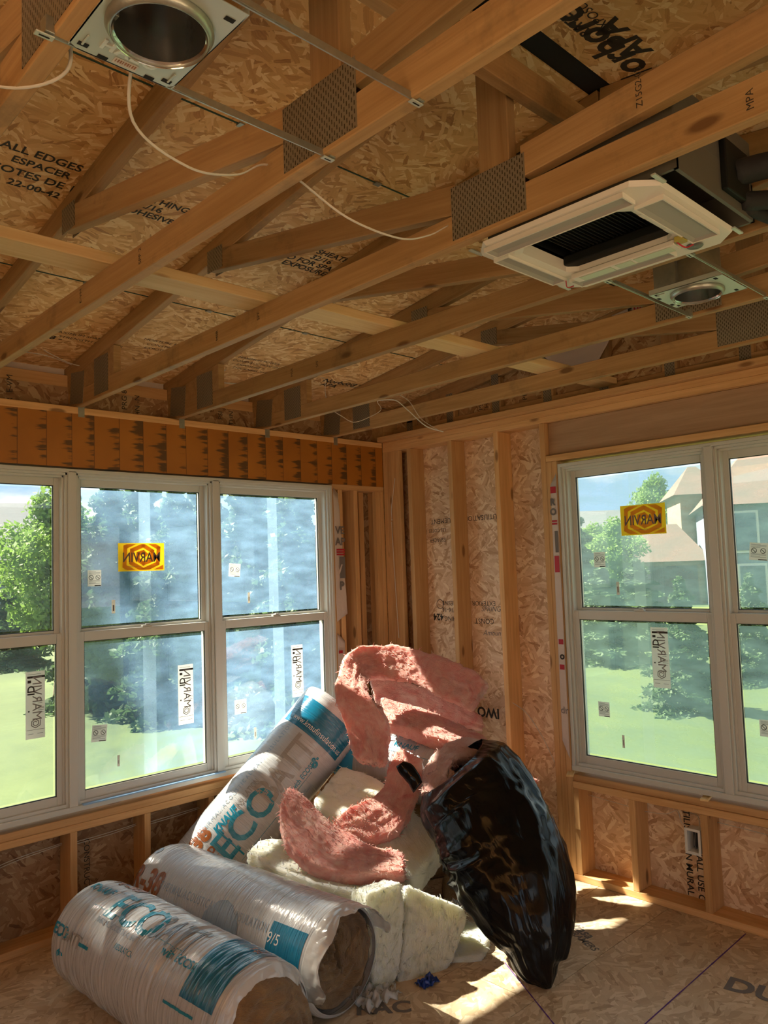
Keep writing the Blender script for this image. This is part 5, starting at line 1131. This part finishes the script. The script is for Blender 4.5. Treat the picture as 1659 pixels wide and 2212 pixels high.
batt('white_batt', [(-1.616, -1.491, 0.401), (-1.627, -1.509, 0.273), (-1.637, -1.524, 0.103), (-1.630, -1.547, -0.013)], [(-1.412, -1.520, 0.403), (-1.441, -1.549, 0.285), (-1.482, -1.559, 0.078), (-1.539, -1.566, 0.002)], 0.15, WHITE, 'white batt hanging upright just right of the brown fibre end', amp=0.011, seed=3.7, fuzz=350)
batt('white_batt', [(-1.378, -1.493, 0.371), (-1.416, -1.524, 0.208), (-1.471, -1.541, 0.068), (-1.527, -1.560, -0.041)], [(-1.101, -1.631, 0.209), (-1.142, -1.637, 0.109), (-1.240, -1.645, 0.009), (-1.429, -1.622, -0.070)], 0.15, WHITE, 'wide white batt hanging to the floor in front, thin plastic over its edge', amp=0.011, seed=4.9, fuzz=450)
batt('white_batt', [(-0.984, -1.438, 0.074), (-0.948, -1.514, 0.073), (-0.938, -1.632, 0.043)], [(-1.295, -1.564, 0.013), (-1.202, -1.626, 0.016), (-1.108, -1.718, 0.034)], 0.13, WHITE, 'small white batt on the floor nearest the foot of the black bag', tdir=(0.0, 0.05, -1), amp=0.010, seed=6.2, fuzz=260)
batt('white_batt', [(-0.758, -0.585, 0.476), (-0.731, -0.945, 0.353), (-0.762, -1.184, 0.262)], [(-1.069, -0.763, 0.372), (-1.089, -1.083, 0.303), (-1.087, -1.217, 0.241)], 0.14, WHITE, None, tdir=(0.3, 0.2, -1), amp=0.01, seed=7.7, fuzz=0) if False else None
# pink batts
batt('pink_batt', [(-0.454, -1.280, 1.197), (-0.476, -1.073, 1.282), (-0.554, -0.826, 1.359), (-0.672, -0.620, 1.393), (-0.833, -0.562, 1.383), (-0.997, -0.632, 1.288), (-1.128, -0.716, 1.164), (-1.079, -0.731, 0.988), (-1.104, -0.855, 0.804)],
     [(-0.574, -1.233, 1.046), (-0.594, -1.040, 1.103), (-0.628, -0.848, 1.178), (-0.695, -0.717, 1.198), (-0.792, -0.681, 1.207), (-0.914, -0.757, 1.193), (-1.007, -0.910, 1.114), (-0.943, -0.940, 0.940), (-1.008, -1.000, 0.782)], 0.085, PINK, 'topmost pink batt, curled over at the window with one end hanging down', amp=0.017, seed=11.3, fuzz=700)
batt('pink_batt', [(-0.652, -0.591, 1.058), (-0.559, -0.733, 1.025), (-0.465, -0.953, 0.951), (-0.370, -1.201, 0.856)], [(-0.783, -0.788, 0.948), (-0.731, -0.918, 0.923), (-0.642, -1.108, 0.859), (-0.491, -1.276, 0.824)], 0.085, PINK, 'sunlit pink batt lying straight below the topmost curled one', amp=0.016, seed=12.9, fuzz=500)
batt('pink_batt', [(-0.470, -0.302, 1.140), (-0.312, -0.449, 1.108), (-0.183, -0.702, 1.007), (-0.083, -0.925, 0.897)], [(-0.473, -0.365, 0.970), (-0.350, -0.478, 0.918), (-0.224, -0.729, 0.838), (-0.127, -0.957, 0.812)], 0.05, PINK, 'dim pink batt pressed between the topmost and the sunlit straight one', amp=0.014, seed=14.1, fuzz=150)
batt('pink_batt', [(-0.824, -0.903, 0.831), (-0.944, -0.946, 0.731), (-1.061, -1.005, 0.640), (-1.201, -1.008, 0.623), (-1.304, -0.976, 0.592), (-1.381, -0.967, 0.547)], [(-0.772, -1.058, 0.771), (-0.872, -1.119, 0.669), (-0.989, -1.165, 0.585), (-1.108, -1.182, 0.502), (-1.242, -1.133, 0.464), (-1.350, -1.063, 0.513)], 0.09, PINK, 'bright pink batt bent like an elbow, rising towards the mouth of the black bag', amp=0.015, seed=15.5, fuzz=600, tdir=(0.35, 0.45, -0.8))
batt('pink_batt', [(-1.502, -0.773, 0.728), (-1.472, -0.853, 0.693), (-1.439, -0.921, 0.636), (-1.414, -1.008, 0.571), (-1.355, -1.086, 0.510), (-1.292, -1.183, 0.470), (-1.202, -1.308, 0.438)], [(-1.624, -0.860, 0.683), (-1.677, -0.928, 0.625), (-1.695, -1.015, 0.557), (-1.665, -1.120, 0.488), (-1.622, -1.198, 0.443), (-1.519, -1.280, 0.417), (-1.327, -1.435, 0.410)], 0.085, PINK, 'front pink batt lying across the white ones, its left tip touching the leaning roll', tdir=(0.15, 0.2, -1), amp=0.016, seed=16.8, fuzz=700)
batt('pink_batt', [(-0.312, -1.101, 0.690), (-0.209, -1.263, 0.636), (-0.129, -1.376, 0.584)], [(-0.348, -1.195, 0.577), (-0.263, -1.297, 0.524), (-0.158, -1.371, 0.527)], 0.08, PINK, 'small pink batt corner showing behind the right side of the black bag', amp=0.012, seed=17.2, fuzz=80)
# brown batts at the base of the pile
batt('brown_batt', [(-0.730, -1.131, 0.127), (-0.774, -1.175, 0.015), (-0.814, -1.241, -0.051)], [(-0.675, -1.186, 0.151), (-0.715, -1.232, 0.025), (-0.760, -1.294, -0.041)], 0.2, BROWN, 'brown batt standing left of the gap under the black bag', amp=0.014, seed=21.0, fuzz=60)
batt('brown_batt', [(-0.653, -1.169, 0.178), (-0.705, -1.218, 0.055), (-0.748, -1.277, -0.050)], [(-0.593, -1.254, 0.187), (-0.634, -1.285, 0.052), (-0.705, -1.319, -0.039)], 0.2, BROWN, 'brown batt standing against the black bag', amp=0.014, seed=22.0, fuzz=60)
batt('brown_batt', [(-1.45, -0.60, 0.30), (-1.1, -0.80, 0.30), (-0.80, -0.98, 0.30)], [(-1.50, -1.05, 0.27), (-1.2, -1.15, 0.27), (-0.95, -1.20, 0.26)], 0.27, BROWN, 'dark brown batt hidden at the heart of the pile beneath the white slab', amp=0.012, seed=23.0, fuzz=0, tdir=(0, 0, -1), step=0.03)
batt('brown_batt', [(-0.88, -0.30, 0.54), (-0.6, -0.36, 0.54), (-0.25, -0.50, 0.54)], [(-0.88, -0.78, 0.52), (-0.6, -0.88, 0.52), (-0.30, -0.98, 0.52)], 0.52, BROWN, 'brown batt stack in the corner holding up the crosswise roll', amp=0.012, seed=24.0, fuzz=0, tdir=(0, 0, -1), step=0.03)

# ---------------------------------------------------------------- black bag
def bag_mat():
    m, t, p, L = newmat('black_bag_plastic'); tcx = nn(t, 'ShaderNodeTexCoord')
    mp = nn(t, 'ShaderNodeMapping'); mp.inputs['Scale'].default_value = (5, 1.6, 1); L(tcx.outputs['UV'], mp.inputs[0])
    n = nn(t, 'ShaderNodeTexNoise'); n.inputs['Scale'].default_value = 2.5; n.inputs['Detail'].default_value = 4; n.inputs['Distortion'].default_value = 1.2; n.inputs['Roughness'].default_value = 0.45; L(mp.outputs[0], n.inputs[0])
    v = nn(t, 'ShaderNodeTexVoronoi', feature='DISTANCE_TO_EDGE'); v.inputs['Scale'].default_value = 7; L(tcx.outputs['Object'], v.inputs[0])
    ad = nn(t, 'ShaderNodeMath', operation='MULTIPLY_ADD'); L(v.outputs['Distance'], ad.inputs[0]); ad.inputs[1].default_value = 0.0; L(n.outputs['Fac'], ad.inputs[2])
    bp = nn(t, 'ShaderNodeBump'); bp.inputs['Strength'].default_value = 0.22; bp.inputs['Distance'].default_value = 0.02; L(ad.outputs[0], bp.inputs['Height']); L(bp.outputs[0], p.inputs['Normal'])
    p.inputs['Base Color'].default_value = (0.004, 0.004, 0.0045, 1); p.inputs['Roughness'].default_value = 0.16; p.inputs['Specular IOR Level'].default_value = 0.28
    return m
BAG = bag_mat()
st = [((-0.878, -1.376, 0.803), 0.20), ((-0.874, -1.456, 0.732), 0.275), ((-0.884, -1.587, 0.614), 0.285), ((-0.927, -1.690, 0.529), 0.285), ((-0.964, -1.785, 0.437), 0.275), ((-1.001, -1.878, 0.344), 0.245), ((-1.047, -1.963, 0.237), 0.20), ((-1.075, -2.011, 0.157), 0.153), ((-1.097, -2.038, 0.088), 0.107), ((-1.094, -2.064, 0.039), 0.052), ((-1.084, -2.077, -0.006), 0.006)]
def make_bag():
    t = empty('garbage_bag', tuple(st[-1][0]), 'black plastic garbage bag stuffed with pink insulation leaning on the pile', 'garbage bag'); base = Vector(st[-1][0])
    C = [Vector(s[0]) for s in st]; R = [Vector((s[1], 0, 0)) for s in st]; cc = catmull(C, 14); rr_ = catmull(R, 14); n = len(cc); m = 150; vs = []; uv = []
    for i, c in enumerate(cc):
        tg = (cc[min(i+1, n-1)]-cc[max(i-1, 0)]).normalized()
        if i < 22:  # mouth plane tilts
            tg = (Vector((0.42, -0.45, -0.80)).normalized()*(1-i/22)+tg*(i/22)).normalized()
        v = (c-CAM_POS).normalized(); sd_ = tg.cross(v).normalized(); dp = sd_.cross(tg).normalized(); r = max(0.003, rr_[i].x)
        for k in range(m):
            a = 2*math.pi*k/m; ca, sa = math.cos(a), math.sin(a)
            w = 1.0
            f = i/(n-1)
            # folds: long radiating creases near the gathered foot and the mouth, cross creases on the inner bend
            foot = max(0, (f-0.62)/0.38); fold = 0.055*foot*noise.noise(Vector((a*2.6, f*2.0, 3)))+0.03*foot*noise.noise(Vector((a*7, f*3, 5)))
            bend = max(0, -ca)*math.exp(-((f-0.40)/0.16)**2); fold += 0.030*bend*(0.4-abs(noise.noise(Vector((f*20+1.2*sa, a*1.1, 8)))))*2
            outer = max(0, ca)*math.exp(-((f-0.25)/0.2)**2); fold += 0.016*outer*noise.noise(Vector((a*5+f*4, f*4, 18)))
            fold += 0.020*noise.noise(Vector((ca*2.0, sa*2.0, f*4.5)))+0.022*(0.5-abs(noise.noise(Vector((ca*2.2+f*3, sa*2.2, f*6+20)))))+0.012*(0.5-abs(noise.noise(Vector((ca*4-f*7, sa*4+f*5, f*13+2)))))+0.001*noise.noise(Vector((ca*8, sa*8, f*20)))
            p = c+sd_*ca*r*(1+fold/0.25)*w+dp*sa*r*0.80*(1+fold/0.25)
            p.z = max(p.z, 0.004); vs.append(p-base); uv.append((k/m*2, f*1.2))
    fs = []
    for i in range(n-1):
        for k in range(m): k2 = (k+1) % m; fs.append((i*m+k, i*m+k2, (i+1)*m+k2, (i+1)*m+k))
    o = mesh_obj('bag_skin', vs, fs, BAG, t, uvs=uv, smooth=True); sm = o.modifiers.new('thickness', 'SOLIDIFY'); sm.thickness = 0.0012
    # torn ear of the bag mouth
    A = [(-1.127, -1.324, 0.712), (-1.136, -1.292, 0.759), (-1.154, -1.252, 0.807), (-1.158, -1.236, 0.834)]; B = [(-1.095, -1.358, 0.762), (-1.094, -1.336, 0.800), (-1.099, -1.293, 0.841), (-1.124, -1.258, 0.859)]
    EA, _ = resample([Vector(p) for p in A], 16); EB, _ = resample([Vector(p) for p in B], 16); vs = []; fs = []
    for i in range(16):
        for j in range(9):
            p = EA[i].lerp(EB[i], j/8); p = p+Vector((-0.01, -0.012, 0.004))*math.sin(math.pi*j/8)+Vector((1, 1, 1))*0.004*noise.noise(p*30); vs.append(p-base)
    for i in range(15):
        for j in range(8): fs.append((i*9+j, (i+1)*9+j, (i+1)*9+j+1, i*9+j+1))
    o = mesh_obj('bag_ear', vs, fs, BAG, t, uvs=[(v.x, v.z) for v in vs], smooth=True); sm = o.modifiers.new('thickness', 'SOLIDIFY'); sm.thickness = 0.001
    return t
make_bag()
batt('pink_batt', [(-0.964, -1.230, 0.712), (-0.904, -1.212, 0.800), (-0.834, -1.230, 0.864), (-0.741, -1.267, 0.902), (-0.651, -1.325, 0.905), (-0.580, -1.390, 0.871)], [(-0.930, -1.456, 0.709), (-0.955, -1.410, 0.765), (-0.904, -1.380, 0.809), (-0.823, -1.376, 0.829), (-0.733, -1.406, 0.826), (-0.626, -1.476, 0.782)], 0.10, PINKD, 'pink batt curling out of the mouth of the black bag', amp=0.016, seed=19.0, fuzz=300, tdir=(0.5, 0.3, -0.5))
batt('pink_batt', [(-1.048, -1.286, 0.688), (-0.986, -1.298, 0.772), (-0.895, -1.333, 0.812)], [(-1.023, -1.394, 0.702), (-0.951, -1.412, 0.741), (-0.895, -1.412, 0.772)], 0.08, PINKD, 'small pink batt end in the lower left corner of the bag mouth', amp=0.012, seed=20.0, fuzz=160, tdir=(0.5, 0.3, -0.5))
# scraps
CLP = plastic_mat('clear_scrap_plastic', (0.7, 0.7, 0.7), rough=0.1, freq=(20, 20), bump=0.9, alpha=0.4)
def crumple(name, c, r, mat, label, cat='plastic scrap', seed=0):
    vs = []; fs = []; n = 22
    for i in range(n+1):
        for j in range(n+1):
            x, y = (i/n-0.5)*2, (j/n-0.5)*2; p = Vector(c)+Vector((x*r, y*r*0.7, 0)); h = abs(noise.noise(Vector((x*2+seed, y*2, seed))))*r*0.9+abs(noise.noise(Vector((x*6, y*6+seed, 1))))*r*0.3
            p.z = c[2]+h*(1-0.5*(x*x+y*y)/2)+0.002; p.x += r*0.2*noise.noise(Vector((y*3, seed, 2))); p.y += r*0.2*noise.noise(Vector((x*3, seed, 7))); vs.append(p)
    for i in range(n):
        for j in range(n): fs.append((i*(n+1)+j, (i+1)*(n+1)+j, (i+1)*(n+1)+j+1, i*(n+1)+j+1))
    o = mesh_obj(name, vs, fs, mat, None, uvs=[(v.x, v.y) for v in vs], smooth=True); sm = o.modifiers.new('thickness', 'SOLIDIFY'); sm.thickness = 0.0006; return tag(o, label, cat)
crumple('plastic_scrap', (-1.42, -1.66, 0.0), 0.05, simple('dark_blue_plastic', (0.01, 0.04, 0.25), 0.3), 'crumpled dark blue plastic scrap on the floor under the wide white batt', seed=2)
crumple('plastic_scrap', (-0.95, -1.42, 0.10), 0.08, CLP, 'crumpled clear plastic between the white batts and the black bag', seed=5)
crumple('plastic_scrap', (-1.66, -1.58, 0.0), 0.10, CLP, 'clear plastic trailing on the floor beside the brown fibre end', seed=9)

# ---------------------------------------------------------------- outdoors
ZG = -0.60
def grass_mat():
    m, t, p, L = newmat('lawn_grass'); tcx = nn(t, 'ShaderNodeTexCoord'); n = nn(t, 'ShaderNodeTexNoise'); n.inputs['Scale'].default_value = 0.35; n.inputs['Detail'].default_value = 6; L(tcx.outputs['Object'], n.inputs[0])
    n2 = nn(t, 'ShaderNodeTexNoise'); n2.inputs['Scale'].default_value = 30; n2.inputs['Detail'].default_value = 4; L(tcx.outputs['Object'], n2.inputs[0])
    ad = nn(t, 'ShaderNodeMath', operation='MULTIPLY_ADD'); L(n2.outputs['Fac'], ad.inputs[0]); ad.inputs[1].default_value = 0.4; L(n.outputs['Fac'], ad.inputs[2])
    r = nn(t, 'ShaderNodeValToRGB'); r.color_ramp.elements[0].position = 0.4; r.color_ramp.elements[0].color = (0.024, 0.052, 0.008, 1); r.color_ramp.elements[1].position = 1.0; r.color_ramp.elements[1].color = (0.068, 0.105, 0.02, 1)
    L(ad.outputs[0], r.inputs[0]); L(r.outputs[0], p.inputs['Base Color']); p.inputs['Roughness'].default_value = 0.9; return m
bm = bmesh.new(); bm_box(bm, -70, 90, -60, 120, ZG-0.3, ZG); o = bm_obj('ground', bm, grass_mat()); tag(o, kind='structure')
box('foundation', -6.0, 0.165, -6.2, 0.165, ZG, -0.101, simple('grey_concrete', (0.3, 0.29, 0.27), 0.85), None)['kind'] = 'structure'
def leaf_mat(name, c0, c1):
    m, t, p, L = newmat(name); oi = nn(t, 'ShaderNodeTexCoord'); n = nn(t, 'ShaderNodeTexNoise'); n.inputs['Scale'].default_value = 3.0; n.inputs['Detail'].default_value = 3; L(oi.outputs['Object'], n.inputs[0])
    mx = nn(t, 'ShaderNodeMix', data_type='RGBA'); mx.inputs[6].default_value = (*c0, 1); mx.inputs[7].default_value = (*c1, 1); L(n.outputs['Fac'], mx.inputs[0]); L(mx.outputs[2], p.inputs['Base Color'])
    p.inputs['Roughness'].default_value = 0.7; p.inputs['Transmission Weight'].default_value = 0.0
    t2 = nn(t, 'ShaderNodeBsdfTranslucent'); L(mx.outputs[2], t2.inputs[0]); ms = nn(t, 'ShaderNodeMixShader'); ms.inputs[0].default_value = 0.35; L(p.outputs[0], ms.inputs[1]); L(t2.outputs[0], ms.inputs[2]); L(ms.outputs[0], t.nodes['Material Output'].inputs[0]); return m
LF1 = leaf_mat('spruce_needles', (0.025, 0.06, 0.025), (0.11, 0.19, 0.07)); LF2 = leaf_mat('bright_leaves', (0.10, 0.20, 0.03), (0.24, 0.38, 0.08)); BARK = simple('grey_bark', (0.12, 0.09, 0.07), 0.9)
def crown_mesh(kind, n, seed):
    rg = random.Random(seed); vs = []; fs = []
    clumps = [(rg.uniform(0, 6.28), rg.uniform(0.25, 0.95), rg.uniform(0.1, 1.0)) for _ in range(70)]
    for k in range(n):
        if kind == 'conifer':
            h = 1-math.sqrt(rg.random()); h = h*0.97; tier = 0.8+0.28*math.sin(h*48); R = (1-h)**0.85*0.30*tier; a = rg.uniform(0, 6.28); R *= 0.78+0.3*math.sin(a*5+h*20); r = R*math.sqrt(rg.uniform(0.35, 1)); p = Vector((r*math.cos(a), r*math.sin(a), 0.04+h*0.96-r*0.25)); s = rg.uniform(0.010, 0.022)
        else:
            a, rr0, hh = clumps[rg.randrange(70)]; c = Vector((rr0*0.36*math.cos(a)*math.sin(math.pi*min(0.95, hh)), rr0*0.36*math.sin(a)*math.sin(math.pi*min(0.95, hh)), 0.25+0.66*hh)); d = Vector((rg.gauss(0, 1), rg.gauss(0, 1), rg.gauss(0, 1))).normalized()*0.10*rg.uniform(0.5, 1); p = c+d; s = rg.uniform(0.010, 0.02)
        u = Vector((rg.gauss(0, 1), rg.gauss(0, 1), rg.gauss(0, 0.6))).normalized(); v = u.orthogonal().normalized(); v.rotate(Matrix.Rotation(rg.uniform(0, 3.1), 3, u)); b = len(vs)
        vs += [p-u*s, p+v*s*0.6, p+u*s, p-v*s*0.6]; fs.append((b, b+1, b+2, b+3))
    me = bpy.data.meshes.new('crown'); me.from_pydata([tuple(v) for v in vs], [], fs); return me
def trunk_mesh():
    vs = []; fs = []
    prof = [(0.028, 0), (0.02, 0.08), (0.014, 0.35), (0.006, 0.8)]
    for r, z in prof: vs += [(r*math.cos(6.283*k/10), r*math.sin(6.283*k/10), z) for k in range(10)]
    for i in range(3): fs += [(i*10+k, i*10+(k+1) % 10, (i+1)*10+(k+1) % 10, (i+1)*10+k) for k in range(10)]
    me = bpy.data.meshes.new('trunk'); me.from_pydata(vs, [], fs); me.materials.append(BARK); return me
PROT = {'c1': crown_mesh('conifer', 15000, 1), 'd1': crown_mesh('broad', 12000, 2), 'c2': crown_mesh('conifer', 15000, 5)}
for k, me in PROT.items(): me.materials.append(LF2 if k[0] == 'd' else LF1)
TR = trunk_mesh()
def tree(kind, xy, h, wid, label, rz=0):
    t = empty('conifer_tree' if kind[0] == 'c' else 'leafy_tree', (xy[0], xy[1], ZG), label, 'tree')
    for nm, me in (('crown', PROT[kind]), ('trunk', TR)):
        o = bpy.data.objects.new(nm, me); link(o); o.parent = t; o.scale = (h*wid, h*wid, h); o.rotation_euler.z = rz
    return t
tree('c1', (2.619, 10.574, -1.278), 4.9, 1.0, 'conifer filling the left half of the middle pane of the left window', 0.4)
tree('c2', (2.799, 8.295, -1.003), 4.5, 0.95, 'conifer in the right half of the middle pane of the left window', 1.1)
tree('c1', (3.987, 7.870, -1.153), 4.8, 1.05, 'conifer left in the pane next to the room corner', 2.2)
tree('c2', (3.749, 5.988, -0.859), 4.4, 1.0, 'conifer at the right edge of the left window', 3.0)
tree('c1', (4.961, 13.969, -2.142), 5.6, 1.2, 'tall conifer standing behind the middle pane pair of conifers', 4.0)
tree('c2', (6.738, 10.876, -2.036), 5.4, 1.2, 'tall conifer standing behind the corner pane pair of conifers', 0.2)
tree('c2', (6.640, 13.779, -2.409), 5.8, 1.2, 'far conifer seen behind the mullion of the left window', 0.9)
tree('d1', (2.244, 12.241, -0.502), 4.5, 0.8, 'leafy green tree in front of the grey house in the leftmost pane', 0.7)
tree('c1', (3.673, 19.213, -0.694), 3.0, 1.5, 'low dark conifer at the far left edge of the leftmost pane', 1.7)
tree('c1', (8.251, 1.725, -1.216), 2.25, 1.25, 'small spruce in the lower right of the first right window pane', 0.5)
tree('c2', (11.669, 1.975, -1.699), 2.2, 1.3, 'small spruce in the second right window unit', 1.9)
tree('c2', (13.106, 6.061, -0.833), 2.4, 2.2, 'low dark conifer at the left of the right window lower pane', 0.3)
tree('c1', (17.454, 7.515, -1.434), 2.6, 2.0, 'low dark conifer beside the one at the left of the lower pane', 1.3)
tree('d1', (26.912, 13.585, 0.048), 4.4, 1.1, 'bright leafy tree beside the garage house', 1.2)
tree('d1', (33.283, 18.629, -0.337), 4.6, 1.1, 'leafy tree left of the bright one beside the garage house', 2.6)
tree('d1', (54.784, 25.946, -1.558), 9.5, 0.7, 'tall distant tree behind the brown roofed garage', 2.6)
tree('c1', (22.219, 12.671, -1.467), 5.0, 1.2, 'conifer just left of the right window opening', 2.9)
tt = tree('d1', (-6.93, 8.0), 16.0, 0.42, 'tall leafy tree added out of view at left to shade the front rolls', 0.0)  # added unseen tree, its crown keeps the sun off the front rolls
# houses
def house(name, c, rz, w, d, h, rh, wallm, roofm, label, wins=(), garage=None, over=0.4, ridge=0.25):
    t = empty(name, (c[0], c[1], ZG), label, 'house'); t.rotation_euler.z = rz
    box('house_walls', -w/2, w/2, -d/2, d/2, 0, h, wallm, t)
    W2, D2 = w/2+over, d/2+over; rg = ridge*w
    vs = [(-W2, -D2, h-0.1), (W2, -D2, h-0.1), (W2, D2, h-0.1), (-W2, D2, h-0.1), (-rg, 0, h+rh), (rg, 0, h+rh)]
    mesh_obj('house_roof', vs, [(0, 1, 5, 4), (2, 3, 4, 5), (1, 2, 5), (3, 0, 4), (3, 2, 1, 0)], roofm, t)
    for x, z, ww, hh in wins:
        f = box('house_window', x-ww/2, x+ww/2, -d/2-0.06, -d/2, z-hh/2, z+hh/2, VINYL, t); box('window_panes', -ww/2+.12, ww/2-.12, -0.08, -0.032, -hh/2+.12, hh/2-.12, simple('house_glass', (0.10, 0.14, 0.18), 0.1), f)
    if garage: box('garage_door', garage[0]-garage[2]/2, garage[0]+garage[2]/2, -d/2-0.05, -d/2, 0, garage[1], simple('dark_garage_door', (0.10, 0.09, 0.09), 0.6), t)
    return t
ROOFB = simple('brown_shingle', (0.13, 0.09, 0.072), 0.85, var=0.15, bump=(6, 0.4)); ROOFG = simple('grey_shingle', (0.16, 0.17, 0.18), 0.85, var=0.15); SID = simple('blue_grey_siding', (0.17, 0.20, 0.25), 0.7); TAN = simple('tan_stone', (0.30, 0.24, 0.16), 0.8, var=0.3, bump=(4, 0.6)); CREAM = simple('cream_trim', (0.3, 0.28, 0.25), 0.7)
VIEW = YAW
house('garage_house', (37.847, 17.068, -0.571), -VIEW-0.25, 3.9, 5, 2.4, 2.0, TAN, ROOFB, 'low brown roofed garage with a dark door seen through the right window', garage=(0.1, 2.05, 3.0), ridge=0.25)
house('stone_house', (42.321, 16.978, -0.812), -VIEW-0.2, 2.4, 5, 6.2, 1.8, TAN, ROOFB, 'narrow tan stone house wing right of the garage', ridge=0.1)
house('large_house', (37.885, 11.482, -0.529), -VIEW-0.3, 5.6, 8, 5.0, 3.3, SID, ROOFB, 'large blue grey house with a brown roof seen in the second right window unit', wins=((-1.45, 3.6, 1.5, 2.0), (-1.1, 1.1, 1.3, 2.0), (1.4, 3.6, 1.5, 2.0)), ridge=0.05)
house('far_house', (58.902, 33.132, -1.837), -VIEW, 9, 6, 4.2, 2.8, CREAM, ROOFG, 'distant grey roofed house behind the trees in the right window', ridge=0.3)
house('grey_house', (8.395, 42.278, 0.821), -VIEW+0.5, 12, 8, 3.6, 3.2, SID, ROOFG, 'grey house with a broad grey roof in the leftmost pane', wins=((3.5, 1.6, 1.2, 1.4),), ridge=0.4)
